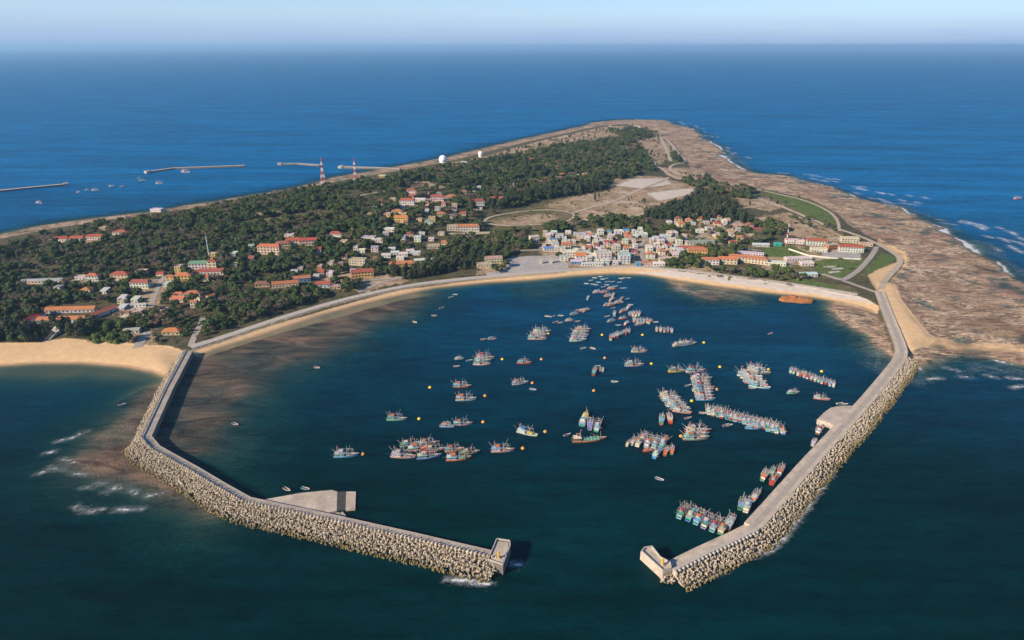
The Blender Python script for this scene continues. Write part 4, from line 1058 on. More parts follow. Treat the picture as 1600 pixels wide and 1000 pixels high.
house(1249, 408, 42, 1, 'white', 'flat', 'white', 6, 9, 'white roofless colonnaded building on the green', bays=10, cat='building')
house(1262, 416, 20, 1, 'white', 'flat', 'white', 4, label='white block in front of the colonnaded building')
house(1265, 433, 26, 1, 'white', 'metal', 'pale_blue', 6, 10, 'white house with pale blue metal roof beside the east beach')
house(1276, 384, 30, 2, 'white', 'hip', 'red', -10, 10, 'white two storey barrack with red roof beside striped pole', bays=7)
house(1242, 381, 28, 1, 'white', 'flat', 'white', -8, 9, 'low white hall beside the striped pole', hfac=1.3)
house(1280, 394, 24, 1, 'white', 'flat', 'cream', -8, label='white flat roofed store in the walled yard', hfac=1.2)
house(1302, 391, 20, 2, 'orange', 'flat', 'tan', 20, label='unfinished orange brick building in the walled yard')
house(1330, 394, 36, 2, 'white', 'hip', 'red', -10, 10, 'white two storey block with red roof at the yard end', bays=9)
house(1328, 380, 26, 2, 'cream', 'flat', 'cream', -8, label='cream flat roofed block behind the yard end block')
house(1354, 385, 18, 1, 'tan', 'flat', 'tan', -10, label='unfinished tan walls beside the coast track')
house(1216, 385, 11, 1, 'teal', 'shed', 'teal', 0, label='small green sheet roofed stall at the striped pole')
house(1190, 386, 24, 1, 'pale_grey', 'metal', 'pale_grey', -4, label='low pale grey shed beside the green stall', name='shed', cat='shed')
house(1185, 362, 16, 1, 'red', 'shed', 'red', 0, label='red sheeted hut in the dirt clearing', name='hut', cat='hut')
# walls
def wall_line(pts, h, label, w=.5, color='white'):
    P = [spot(*p) for p in pts]
    root = ob('boundary_wall', None, None, P[0]); tag(root, label, 'wall')
    for a, b in zip(P[:-1], P[1:]):
        L = math.hypot(b[0] - a[0], b[1] - a[1])
        ob('wall_panel', MB().box(0, L, -w / 2, w / 2, -1.5, h).mesh('wall_panel', M['plaster']), root, (a[0] - P[0][0], a[1] - P[0][1], max(a[2], b[2]) - P[0][2]), math.atan2(b[1] - a[1], b[0] - a[0]), color=C[color])
wall_line([(160, 446), (200, 441)], 2.2, 'white wall in front of the cream villa')
wall_line([(186, 496), (232, 494)], 1.8, 'white lane wall in front of the small houses')
wall_line([(208, 452), (232, 449)], 1.8, 'white wall in front of the corner villa')
wall_line([(1232, 390), (1262, 400), (1296, 404), (1345, 406)], 2.0, 'white wall along the front of the walled yard')
wall_line([(0, 480), (24, 478)], 2.0, 'cream wall among the trees at the jungle edge', color='cream')
wall_line([(700, 366), (765, 366)], 1.6, 'cream terrace wall in front of the large white house', color='cream')
for k, (px, py) in enumerate(((1296, 417), (1309, 420), (1304, 425))):
    x, y, z = spot(px, py); o = ob('concrete_apron', MB().box(-8, 8, -3, 3, -1.0, .35).mesh('concrete_apron', M['revet']), None, (x, y, z), R(10 + 5 * k))
    tag(o, 'pale concrete slab lying on the green', 'slab', 'slabs on the green')

# the harbour town: rows of close-set houses
def town(poly, n, kinds, hs, wr, where, minsep, cat='house', seed=1, nm='town_house'):
    rr = random.Random(seed); P = poly_g(poly); x0, y0 = P.min(0); x1, y1 = P.max(0); put = 0; tries = 0
    while put < n and tries < n * 60:
        tries += 1
        x, y = rr.uniform(x0, x1), rr.uniform(y0, y1)
        if float(sdf(P, np.array([x]), np.array([y]))[0]) < 2: continue
        if any(math.hypot(x - q[0], y - q[1]) < minsep + min(q[2], 12) * .55 for q in HOUSES): continue
        if any(np.min(np.hypot(L[:, 0] - x, L[:, 1] - y)) < w / 2 + 3.5 for L, w in ROADS): continue
        z = float(ground(x, y))
        vx, vy, vz = x, y, z - CAM_H
        yc = vy * _cp - vz * _sp; u = 800 + FPX * vx / yc; v = 500 - FPX * (vy * _sp + vz * _cp) / yc
        wl, rc, rf = rr.choice(kinds); st = rr.choice(hs)
        lab = '%s %s house with %s %s roof %s' % (word(wl), NST[st], word(rc), {'hip': 'hipped tile', 'gable': 'gabled tile', 'metal': 'metal', 'shed': 'sheet', 'flat': 'flat'}[rf], where)
        o = house(u, v, 12, st, wl, rf, rc, rr.choice([0, 0, 2, -4, 90, 88, 5]), rr.uniform(7, 13), lab, nm, bays=2, cat=cat, group='houses ' + where, size=rr.uniform(*wr), hfac=rr.uniform(.72, 1.0))
        put += 1
KT = [('white', 'white', 'flat'), ('white', 'pale_grey', 'flat'), ('cream', 'cream', 'flat'), ('white', 'pale_blue', 'shed'), ('pale_blue', 'white', 'flat'), ('white', 'pale_grey', 'flat'), ('cream', 'white', 'flat'), ('white', 'orange', 'gable'),
      ('pink', 'red', 'metal'), ('white', 'blue', 'shed'), ('pale_grey', 'pale_grey', 'shed'), ('cream', 'tan', 'shed'), ('white', 'mint', 'metal'), ('white', 'white', 'shed'), ('cream', 'pale_grey', 'metal')]
house(943, 408, 25, 3, 'white', 'flat', 'pale_grey', 4, 16, 'tall white three storey town house with blank side', bays=4)
house(924, 408, 20, 2, 'pale_blue', 'flat', 'white', 2, 13, 'pale blue two storey shop house beside the tall white house', bays=4)
house(908, 408, 17, 2, 'white', 'gable', 'orange', 2, 13, 'white shop house with orange roof beside the pale blue shop house', bays=3)
house(976, 412, 17, 3, 'pale_blue', 'flat', 'pale_blue', 0, 20, 'narrow pale blue three storey house beside the town street', bays=3)
house(901, 413, 17, 1, 'blue', 'metal', 'pale_grey', 2, 10, 'blue walled pavilion with grey roof on the waterfront')
house(890, 402, 17, 2, 'white', 'flat', 'white', 3, 10, 'white two storey house beside the plaza')
house(885, 390, 14, 2, 'pink', 'gable', 'orange', 2, 10, 'pink house with orange roof behind the plaza')
house(858, 393, 16, 1, 'white', 'shed', 'blue', 10, 9, 'white hall with blue sheet roof behind the plaza')
house(836, 378, 14, 2, 'white', 'flat', 'pale_grey', 18, 9, 'white block at the wood edge of the town')
house(1012, 415, 26, 1, 'pink', 'metal', 'orange', 2, 9, 'low shop with faded orange roof on the waterfront')
house(998, 416, 0, 1, 'blue', 'shed', 'blue', 2, 7, 'small shop with blue roof at the street mouth', size=7)
house(1030, 416, 18, 1, 'white', 'metal', 'white', 2, 9, 'white waterfront shop with white roof')
house(926, 416, 34, 1, 'white', 'metal', 'pale_grey', 3, 7, 'row of white market stalls with grey roof on the waterfront', bays=8, name='market_hall', cat='market')
town([(838, 370), (900, 364), (960, 362), (1000, 362), (1012, 372), (1005, 382), (940, 386), (900, 388), (850, 392)], 54, KT, [1, 1, 1, 2], (5, 9.5), 'in upper town rows', 4.4, seed=3)
town([(872, 390), (960, 386), (1000, 384), (1001, 412), (960, 416), (885, 414)], 34, KT, [1, 1, 2, 2], (5, 9), 'in waterfront town rows', 4.6, seed=4)
town([(1006, 374), (1060, 366), (1085, 372), (1075, 386), (1060, 412), (1008, 414)], 40, KT, [1, 1, 1, 2], (5, 9.5), 'in east town rows', 5.0, seed=5)
KR = [('white', 'white', 'flat'), ('cream', 'tan', 'flat'), ('cream', 'red', 'gable'), ('tan', 'brown', 'gable'), ('white', 'pale_grey', 'shed'), ('cream', 'orange', 'hip'), ('yellow', 'tan', 'flat'), ('pale_grey', 'grey', 'metal')]
town([(1040, 352), (1075, 338), (1120, 332), (1135, 345), (1180, 350), (1190, 372), (1150, 384), (1090, 372), (1050, 372)], 28, KR, [1, 1, 2], (6, 11), 'in scrub behind town', 9, seed=6)
town([(600, 345), (660, 330), (740, 322), (760, 332), (700, 352), (620, 358)], 12, KR, [1, 1, 2], (6, 10), 'in the middle wood', 11, seed=8)
town([(460, 420), (540, 405), (560, 425), (500, 445), (450, 440)], 9, KR, [1], (6, 10), 'in seawall clearing', 9, seed=9)
town([(180, 470), (232, 470), (232, 490), (185, 492)], 4, KR, [1], (6, 9), 'in lane yard', 9, seed=10)
town([(560, 330), (640, 300), (720, 290), (760, 296), (700, 330), (600, 345)], 14, KR, [1, 1, 2], (7, 11), 'on the ridge slope', 14, seed=12)
town([(60, 440), (200, 430), (330, 400), (400, 380), (420, 410), (330, 440), (200, 462), (80, 460)], 14, KR, [1, 1, 2], (6, 10), 'among the west trees', 14, seed=14)
town([(480, 395), (600, 370), (700, 365), (720, 392), (600, 410), (500, 420)], 14, KR, [1, 1, 2], (6, 10), 'among the centre trees', 13, seed=15)
town([(760, 270), (900, 250), (930, 280), (850, 300), (780, 305)], 7, KR, [1], (7, 11), 'on the far hill', 20, seed=16)

# ------------------------------------------------------------------ masts, domes and small landmarks
RED, WHT = (.52, .07, .05), (.75, .73, .70)
def lattice(px, py, hgt, base, bands, label, name='radio_mast'):
    x, y, z = spot(px, py)
    root = ob(name, None, None, (x, y, z)); tag(root, label, 'mast')
    for k in range(bands):
        z0, z1 = hgt * k / bands, hgt * (k + 1) / bands
        def wd(q): t = q / hgt; return base * (.08 + .92 * (1 - t) ** 2.0) / 2
        a, b = wd(z0), wd(z1); mb = MB(); th = .34
        cs = [(-1, -1), (1, -1), (1, 1), (-1, 1)]
        for i, (sx, sy) in enumerate(cs):
            nx, ny = cs[(i + 1) % 4]
            mb.tube((sx * a, sy * a, z0), (sx * b, sy * b, z1), th, th, 5)
            mb.tube((sx * a, sy * a, z0), (nx * b, ny * b, z1), th * .7, th * .7, 4)
            mb.tube((nx * a, ny * a, z0), (sx * b, sy * b, z1), th * .7, th * .7, 4)
            mb.tube((sx * b, sy * b, z1), (nx * b, ny * b, z1), th * .7, th * .7, 4)
        ob('lattice_section', mb.mesh('lattice_section', M['paint']), root, color=RED if k % 2 == 0 else WHT)
    ob('antenna', MB().tube((0, 0, hgt), (0, 0, hgt * 1.08), .25, .12, 6).mesh('antenna', M['paint']), root, color=RED)
    for q in (.62, .78): ob('platform', MB().box(-2.2, 2.2, -2.2, 2.2, hgt * q, hgt * q + .9).mesh('platform', M['paint']), root, color=WHT)
    ob('footing', MB().box(-base * .6, base * .6, -base * .6, base * .6, -3, .3).mesh('footing', M['concrete']), root)
    HOUSES.append((x, y, 9, 12, 12, 0)); return root
lattice(506, 293, 60, 15, 9, 'taller red and white lattice mast on the ridge')
lattice(556, 287, 48, 10, 9, 'shorter red and white lattice mast beside white station')
def pole(px, py, hgt, r, label, bands=None, name='pole'):
    x, y, z = spot(px, py); root = ob(name, None, None, (x, y, z)); tag(root, label, 'mast')
    n = bands or 4
    for k in range(n):
        ob('pole_section', MB().tube((0, 0, hgt * k / n - (1 if k == 0 else 0)), (0, 0, hgt * (k + 1) / n), r * (1 - .5 * k / n), r * (1 - .5 * (k + 1) / n), 6).mesh('pole_section', M['paint']), root, color=(RED if k % 2 == 0 else WHT) if bands else (.62, .60, .57))
    ob('footing', MB().box(-1, 1, -1, 1, -2, .3).mesh('footing', M['concrete']), root); return root
pole(328, 407, 34, .8, 'thin grey mast rising beside small yellow block', name='radio_pole')
pole(1228, 384, 33, .8, 'slim red and white striped pole near the walled yard', 8, 'striped_pole')
def dome(px, py, r, base_h, label):
    x, y, z = spot(px, py); root = ob('radar_dome', None, None, (x, y, z)); tag(root, label, 'radar dome')
    mb = MB(); n, k = 20, 9
    for j in range(k + 1):
        t = -0.75 + (math.pi / 2 + 0.75) * j / k
        for i in range(n):
            a = 2 * math.pi * i / n; mb.v.append((r * math.cos(t) * math.cos(a), r * math.cos(t) * math.sin(a), base_h + r * .7 + r * math.sin(t)))
    for j in range(k):
        for i in range(n):
            q = j * n + i; w = j * n + (i + 1) % n; mb.f.append((q, w, w + n, q + n)); mb.m.append(0)
    ob('dome', mb.mesh('dome', M['paint'], smooth=True), root, color=(.80, .79, .77))
    ob('drum', MB().tube((0, 0, -4), (0, 0, base_h + .4), r * .86, r * .8, 16).mesh('drum', M['paint']), root, color=(.72, .70, .66))
    ob('gallery', MB().tube((0, 0, base_h - .5), (0, 0, base_h), r * 1.0, r * 1.0, 16).mesh('gallery', M['paint']), root, color=(.6, .58, .55))
    HOUSES.append((x, y, r + 6, 2 * r, 2 * r, 0)); return root
dome(692.5, 260, 9.5, 9, 'large white radar dome on a drum on the ridge')
dome(751, 249, 6.0, 9, 'smaller white radar dome above white base building')
for (px, py) in ((845, 411.5), (860.5, 411)):
    x, y, z = spot(px, py); o = ob('plinth_stone', None, None, (x, y, z)); tag(o, 'square stone pillar standing on the empty plaza', 'pillar', 'stone pillars on the plaza')
    ob('shaft', MB().box(-2.3, 2.3, -2, 2, -.5, 6.2, taper=.25).mesh('shaft', M['revet']), o); ob('cap', MB().box(-2.5, 2.5, -2.2, 2.2, 6.2, 6.9, taper=.5).mesh('cap', M['concrete']), o)
    HOUSES.append((x, y, 5, 5, 5, 0))
# harbour lights on both heads, beach ramp, wrecked barge
def light(px, py, top, label):
    x, y = flat(px, py, top); o = ob('harbour_light', None, None, (x, y, top)); tag(o, label, 'beacon')
    ob('base', MB().box(-1, 1, -1, 1, 0, .6).mesh('base', M['concrete']), o)
    ob('column', MB().tube((0, 0, .6), (0, 0, 3.6), .75, .5, 8).mesh('column', M['paint']), o, color=(.65, .42, .04))
    ob('gallery', MB().tube((0, 0, 3.6), (0, 0, 3.9), .95, .95, 8).mesh('gallery', M['paint']), o, color=(.55, .36, .05))
    ob('lantern', MB().tube((0, 0, 3.9), (0, 0, 4.9), .42, .3, 8).mesh('lantern', M['paint']), o, color=(.65, .45, .05))
light(1035, 883, 5.65, 'yellow harbour light on the head of the mole')
light(779, 872, 6.75, 'yellow harbour light on the head of the bent breakwater')
a = spot(62, 541); b = spot(88, 522)
o = ob('beach_ramp', None, None, (a[0], a[1], 0)); tag(o, 'sloping concrete ramp with white blocks at both ends crossing the beach', 'ramp')
dx, dy = b[0] - a[0], b[1] - a[1]; L = math.hypot(dx, dy); yw = math.atan2(dy, dx)
ob('ramp_deck', MB().add([(0, -2.2, 1.5), (L, -2.2, 6.6), (L, 2.2, 6.6), (0, 2.2, 1.5), (0, -2.2, -1), (L, -2.2, -1), (L, 2.2, -1), (0, 2.2, -1)], [(0, 1, 2, 3), (0, 4, 5, 1), (2, 6, 7, 3), (1, 5, 6, 2), (0, 3, 7, 4)]).mesh('ramp_deck', M['concrete_dark']), o, rz=yw)
for sgn in (-1, 1): ob('kerb', MB().add([(0, sgn * 2.3 - .2, 2.3), (L, sgn * 2.3 - .2, 7.4), (L, sgn * 2.3 + .2, 7.4), (0, sgn * 2.3 + .2, 2.3), (0, sgn * 2.3 - .2, -1), (L, sgn * 2.3 - .2, -1), (L, sgn * 2.3 + .2, -1), (0, sgn * 2.3 + .2, -1)], [(0, 1, 2, 3), (0, 4, 5, 1), (2, 6, 7, 3), (1, 5, 6, 2), (0, 3, 7, 4)]).mesh('kerb', M['revet']), o, rz=yw)
ob('foot_block', MB().box(-6, 0, -3.2, 3.2, -1, 2.6).mesh('foot_block', M['plaster']), o, rz=yw, color=C['white'])
ob('pump_house', MB().box(L, L + 6, -3.5, 3.5, -1, 9).box(L + 1.5, L + 4.5, -2, 2, 9, 11).mesh('pump_house', M['plaster']), o, rz=yw, color=C['white'])
HOUSES.append((a[0] + dx / 2, a[1] + dy / 2, L / 2 + 4, L, 8, yw))
wx, wy = flat(1243, 468, 1.0)
o = ob('wrecked_barge', None, None, (wx, wy, 0), R(-12)); tag(o, 'rusty orange wrecked barge stranded off the east beach', 'wreck')
pl = [(-19, -3), (-15, -8), (6, -10), (17, -7), (19.5, 1), (12, 8), (-6, 9), (-15, 6)]
mb = MB(); n = len(pl); rr = random.Random(4)
for (s, z) in ((1.0, -3), (1.03, .6), (1.0, 2.0), (.9, 2.5), (.6, 2.9), (.25, 3.6)):
    for p in pl: mb.v.append((p[0] * s + rr.uniform(-.8, .8), p[1] * s + rr.uniform(-.8, .8), z + (rr.uniform(-.5, .5) if z > 0 else 0)))
for j in range(5):
    for i in range(n): mb.f.append((j * n + i, j * n + (i + 1) % n, (j + 1) * n + (i + 1) % n, (j + 1) * n + i)); mb.m.append(0)
mb.f.append(tuple(range(5 * n, 6 * n))); mb.m.append(0)
ob('hull', mb.mesh('hull', M['rust']), o)
ob('deck_house', MB().box(-6, 0, -1, 5, 2.6, 5.2, taper=.5).mesh('deck_house', M['rust']), o)
for k in range(7): ob('rib', MB().tube((-14 + k * 4.4, -8 + abs(k - 3) * .3, 1.6), (-14 + k * 4.4, -7.2, 4.2 - (k % 3) * .6), .25, .15, 5).mesh('rib', M['rust']), o)
# ------------------------------------------------------------------ vegetation
def leaf_mat(name, a, b, c_):
    m, nt = mat(name)
    oi = nd(nt, 'ShaderNodeObjectInfo')
    n1 = noise_(nt, .5, 3, .6, objc_(nt))
    col = mixc(nt, oi.outputs['Random'], a, b)
    col = mixc(nt, rng_(nt, n1, .42, .7), col, c_)
    big = noise_(nt, .012, 3, .6, pos_(nt))
    col = mixc(nt, math_(nt, 'MULTIPLY', rng_(nt, big, .45, .65), .55), col, mixc(nt, 1.0, col, (1.45, 1.15, 1.0), 'MULTIPLY'))
    p, o = finish(nt, col, .8, .15)
    return m
ML = leaf_mat('broad_leaf', (.028, .056, .018), (.058, .086, .028), (.088, .112, .036))
MC = leaf_mat('needle_leaf', (.026, .045, .022), (.048, .064, .032), (.074, .088, .045))
MS = leaf_mat('shrub_leaf', (.06, .105, .02), (.105, .15, .035), (.15, .175, .05))
MD = leaf_mat('dry_twig', (.13, .10, .07), (.19, .145, .11), (.22, .175, .135))
MBK = simple('bark', (.11, .085, .06), .3, 1.0, .95, .1)
def leaves(mb, c, r, n, size, rr, up=.35, flat_=1.0, mi=0):
    for _ in range(n):
        t = rr.uniform(0, 6.283); u = rr.uniform(-.55, 1); q = math.sqrt(max(0, 1 - u * u)); k = rr.uniform(.72, 1.05)
        d = Vector((q * math.cos(t), q * math.sin(t), u))
        p = Vector((c[0] + d.x * r * k, c[1] + d.y * r * k, c[2] + d.z * r * k * flat_))
        nrm = (d + Vector((rr.uniform(-.7, .7), rr.uniform(-.7, .7), rr.uniform(-.3, .7) + up))).normalized()
        a = nrm.cross(Vector((rr.uniform(-1, 1), rr.uniform(-1, 1), rr.uniform(-1, 1)))).normalized(); b = nrm.cross(a)
        s = size * rr.uniform(.65, 1.35)
        mb.add([p - a * s - b * s * .6, p + a * s - b * s * .5, p + a * s * .8 + b * s * .6, p - a * s * .7 + b * s * .7], [(0, 1, 2, 3)], mi)
def limbs(mb, h, r, tips, mi=0):
    mb.tube((0, 0, -1.2), (0, 0, h), r, r * .6, 6, mi, False)
    for t in tips: mb.tube((0, 0, h * .8), t, r * .5, r * .15, 4, mi, False)
def broad(seed, rad, hgt, nl=46, sz=.62):
    rr = random.Random(seed); cr = MB(); tk = MB(); n = rr.randint(6, 9); cs = []
    for k in range(n):
        t = 6.283 * k / n + rr.uniform(-.4, .4); q = rad * rr.uniform(.3, .72) if k else 0
        cs.append((q * math.cos(t), q * math.sin(t), hgt * rr.uniform(.48, .86)))
    for c in cs: leaves(cr, c, rad * rr.uniform(.34, .55), nl, sz, rr, flat_=.8)
    limbs(tk, hgt * .45, .28, cs[:5]); return tk, cr
def casu(seed, rad, hgt):
    rr = random.Random(seed); cr = MB(); tk = MB()
    for k in range(13):
        f = k / 12; z = hgt * (.18 + .78 * f); q = rad * (.35 + .65 * math.sin(3.1 * (f * .75 + .2))) * rr.uniform(.5, 1.0); t = k * 2.4
        leaves(cr, (q * .7 * math.cos(t), q * .7 * math.sin(t), z), rad * (.52 - .14 * f), 24, .5, rr, .1, 1.25)
    tk.tube((0, 0, -1.2), (0, 0, hgt * .9), .25, .07, 5, 0, False); return tk, cr
def shrub(seed, rad, hgt):
    rr = random.Random(seed); cr = MB(); tk = MB()
    for k in range(6):
        t = rr.uniform(0, 6.28); q = rad * rr.uniform(0, .6)
        leaves(cr, (q * math.cos(t), q * math.sin(t), hgt * rr.uniform(.3, .6)), rad * rr.uniform(.4, .6), 34, .42, rr, flat_=.75)
    limbs(tk, hgt * .4, .12, [(rad * .3, 0, hgt * .6), (-rad * .2, rad * .2, hgt * .6)]); return tk, cr
def bare(seed, rad, hgt):
    rr = random.Random(seed); cr = MB(); tk = MB(); tips = []
    for k in range(9):
        t = k * 2.4; tips.append((rad * .7 * math.cos(t), rad * .7 * math.sin(t), hgt * rr.uniform(.65, 1)))
    limbs(tk, hgt * .5, .22, tips)
    for c in tips: leaves(cr, c, rad * .4, 16, .34, rr, 0)
    return tk, cr
KINDS = [('broad', broad(1, 4.4, 7.2), ML), ('broad', broad(2, 3.8, 6.0), ML), ('broad', broad(3, 5.0, 8.0), ML), ('broad', broad(4, 3.3, 6.6), ML),
         ('casuarina', casu(5, 3.2, 9.5), MC), ('casuarina', casu(6, 2.9, 8.4), MC), ('casuarina', casu(7, 3.5, 10.5), MC),
         ('shrub', shrub(8, 2.6, 3.2), MS), ('shrub', shrub(9, 2.2, 2.6), ML), ('bare', bare(10, 3.6, 6.5), MD)]
TRUNK = []; CROWN = []; WHOLE = []
for (kn, (tk, cr), lm) in KINDS:
    TRUNK.append(tk.mesh('trunk', MBK)); CROWN.append(cr.mesh('crown', lm))
    j = MB(); j.add(tk.v, tk.f, 0); j.add(cr.v, cr.f, 1); WHOLE.append(j.mesh(kn + '_tree', MBK, lm))
F_MAIN = [(-420, 560), (-200, 548), (0, 536), (60, 537), (100, 530), (170, 535), (225, 541), (285, 536), (318, 526), (400, 500), (470, 477), (540, 456), (600, 443), (700, 428), (780, 420), (790, 405), (820, 392), (836, 384),
          (815, 374), (830, 360), (770, 362), (750, 350), (760, 338), (800, 326), (850, 312), (945, 298), (950, 288), (985, 277), (1022, 268), (1014, 245), (990, 222), (955, 218), (900, 228), (860, 236), (800, 250),
          (740, 254), (680, 265), (620, 278), (560, 288), (500, 297), (440, 307), (380, 319), (300, 333), (220, 346), (190, 355), (165, 372), (80, 386), (0, 388), (-420, 425)]
F_CASU = [[(590, 452), (640, 437), (700, 429), (790, 420), (780, 402), (720, 398), (690, 410), (650, 418), (600, 436)], [(-300, 552), (0, 537), (55, 536), (90, 527), (130, 530), (130, 512), (40, 508), (0, 500), (-300, 520)],
          [(790, 322), (850, 312), (945, 300), (950, 288), (880, 294), (800, 308), (780, 316)], [(720, 345), (770, 330), (800, 322), (780, 316), (715, 330)], [(1000, 340), (1060, 318), (1090, 302), (1150, 322), (1176, 348), (1110, 350), (1060, 346)]]
F_MORE = [([(0, 386), (70, 366), (160, 351), (240, 342), (230, 352), (170, 368), (80, 388)], .22), ([(1000, 340), (1060, 318), (1090, 302), (1150, 322), (1176, 348), (1110, 350), (1060, 346)], .9), ([(1062, 284), (1100, 283), (1180, 300), (1172, 312), (1110, 304)], .8),
          ([(1142, 358), (1215, 346), (1232, 362), (1190, 382), (1155, 380)], .85), ([(1110, 420), (1205, 430), (1212, 440), (1150, 434), (1105, 426)], .9), ([(1030, 400), (1100, 402), (1108, 420), (1030, 420)], .75),
          ([(1085, 388), (1165, 392), (1190, 400), (1150, 402), (1100, 406)], .6), ([(840, 364), (855, 352), (905, 350), (895, 362)], .9), ([(895, 342), (985, 338), (1020, 352), (990, 362), (910, 356)], .6), ([(1200, 425), (1245, 428), (1262, 440), (1210, 440)], .6),
          ([(1000, 362), (1060, 348), (1190, 352), (1200, 392), (1100, 400), (1060, 380), (1010, 378)], .3), ([(840, 368), (1000, 362), (1070, 372), (1060, 416), (880, 416), (850, 392)], .16),
          ([(950, 205), (1010, 203), (1030, 212), (985, 222)], .35), ([(1046, 232), (1070, 258), (1050, 250)], .5), ([(760, 412), (800, 410), (798, 424), (765, 428)], .5), ([(1240, 405), (1330, 402), (1310, 420), (1250, 418)], .05),
          ([(745, 258), (800, 245), (930, 222), (905, 250), (800, 278)], .3), ([(1225, 330), (1300, 352), (1340, 376), (1280, 366), (1200, 345)], .06)]
CLEAR = [[(60, 374), (160, 372), (162, 381), (85, 385)], [(228, 398), (262, 388), (265, 395), (232, 404)], [(385, 334), (430, 328), (440, 332), (390, 338)], [(560, 446), (600, 430), (630, 438), (570, 455)],
         [(210, 443), (262, 438), (252, 470), (228, 480)], [(190, 482), (235, 476), (235, 494), (190, 495)], [(205, 528), (240, 515), (240, 545), (212, 545)], [(60, 478), (150, 476), (150, 500), (60, 502)],
         [(640, 312), (700, 307), (710, 316), (645, 321)], [(395, 432), (440, 425), (480, 424), (470, 432), (410, 438)], [(690, 362), (760, 360), (765, 368), (700, 370)], [(330, 352), (420, 340), (520, 326), (520, 332), (420, 350)],
         [(590, 402), (660, 392), (660, 402), (600, 410)], [(500, 432), (580, 424), (590, 432), (520, 440)]]
PM = poly_g(F_MAIN); PC = [poly_g(p) for p in F_CASU]; PX = [poly_g(p) for p in CLEAR]; PF = [(poly_g(p), d) for p, d in F_MORE]
cand = []
x0, y0 = PM.min(0); x1, y1 = PM.max(0)
yy = y0
while yy < y1:
    st = 4.6 + 2.6 * (yy - y0) / (y1 - y0)
    xs = np.arange(x0, x1, st); cand.append(np.stack([xs, np.full(len(xs), yy), np.full(len(xs), st)], -1)); yy += st
cand = np.concatenate(cand); cand[:, :2] += RNG.uniform(-.48, .48, (len(cand), 2)) * cand[:, 2:3]
CX, CY = cand[:, 0], cand[:, 1]
keep = sdf(PM, CX, CY) > 1
dens = .55 + 2.9 * (fbm(CX / 60, CY / 60, 41) - .46)
keep &= RNG.random(len(cand)) < np.clip(dens, .10, .95)
for p in PX: keep &= ~(sdf(p, CX, CY) > 0)
pts = cand[keep]
extra = []
for p, d in PF:
    a0, b0 = p.min(0); a1, b1 = p.max(0); n = int((a1 - a0) * (b1 - b0) / 26 * d)
    q = np.stack([RNG.uniform(a0, a1, n), RNG.uniform(b0, b1, n), np.full(n, 5.)], -1)
    extra.append(q[sdf(p, q[:, 0], q[:, 1]) > 1])
pts = np.concatenate([pts] + extra)
ok = np.ones(len(pts), bool)
for (hx, hy, hr, hw, hd, yr) in HOUSES:
    dx, dy = pts[:, 0] - hx, pts[:, 1] - hy
    u = np.abs(dx * math.cos(yr) + dy * math.sin(yr)); v = -dx * math.sin(yr) + dy * math.cos(yr)
    # crowns stand clear of the walls, and a small forecourt is kept open on the entrance side
    ok &= ~((u < hw / 2 + 2.6) & (v < hd / 2 + 2.6) & (v > -hd / 2 - 13))
for P, w in ROADS:
    a0, b0 = P.min(0) - 12; a1, b1 = P.max(0) + 12
    s = np.where((pts[:, 0] > a0) & (pts[:, 0] < a1) & (pts[:, 1] > b0) & (pts[:, 1] < b1))[0]
    if len(s):
        d = segd([P], pts[s, 0], pts[s, 1]); ok[s[d < w / 2 + 2.4]] = False
nsh = len(pts)
SHRUBBY = [([(760, 345), (850, 312), (950, 300), (1060, 320), (990, 345), (900, 360)], .16), ([(1180, 338), (1235, 330), (1340, 378), (1300, 380), (1200, 362)], .14), ([(700, 262), (860, 216), (985, 196), (1050, 220), (985, 224), (800, 252)], .22),
           ([(1120, 290), (1220, 298), (1312, 340), (1290, 352), (1200, 318)], .10), ([(1190, 380), (1350, 400), (1320, 440), (1190, 432)], .10), ([(970, 210), (1040, 215), (1050, 262), (1015, 262)], .12), ([(1040, 262), (1160, 290), (1240, 325), (1150, 330), (1090, 290)], .14),
           ([(120, 358), (320, 328), (400, 340), (180, 372)], .30), ([(840, 356), (1010, 352), (1000, 366), (850, 376)], .25), ([(1100, 425), (1330, 452), (1330, 460), (1100, 434)], .3), ([(300, 534), (600, 444), (790, 424), (790, 430), (600, 450), (300, 540)], .4)]
extra = []
for p, d in SHRUBBY:
    p = poly_g(p); a0, b0 = p.min(0); a1, b1 = p.max(0); n = int((a1 - a0) * (b1 - b0) / 26 * d)
    q = np.stack([RNG.uniform(a0, a1, n), RNG.uniform(b0, b1, n), np.full(n, 5.)], -1); q = q[(sdf(p, q[:, 0], q[:, 1]) > 0) & (fbm(q[:, 0] / 30, q[:, 1] / 30, 91) > .46)]
    for P, w in ROADS:
        if len(q): q = q[segd([P], q[:, 0], q[:, 1]) > w / 2 + 1.2]
    for (hx, hy, hr, hw, hd, yr) in HOUSES:
        if len(q): q = q[np.hypot(q[:, 0] - hx, q[:, 1] - hy) > hr + 2]
    extra.append(q)
pts = pts[ok]; nsh = len(pts); pts = np.concatenate([pts] + extra); is_sh = np.arange(len(pts)) >= nsh
PZ = ground(pts[:, 0], pts[:, 1])
is_sh = is_sh[PZ > 1.2]; pts = pts[PZ > 1.2]; PZ = PZ[PZ > 1.2]
n = len(pts)
inC = np.zeros(n, bool)
for p in PC: inC |= sdf(p, pts[:, 0], pts[:, 1]) > 0
u = RNG.random(n); nn = fbm(pts[:, 0] / 45, pts[:, 1] / 45, 77)
idx = np.where(u < .22, 0, np.where(u < .42, 1, np.where(u < .58, 2, np.where(u < .74, 3, np.where(u < .84, 8, np.where(u < .93, 7, 9))))))
idx = np.where((nn < .40) & (u > .5), np.where(u > .75, 9, 8), idx)
idx = np.where((nn > .62) & (u > .6), 7, idx)
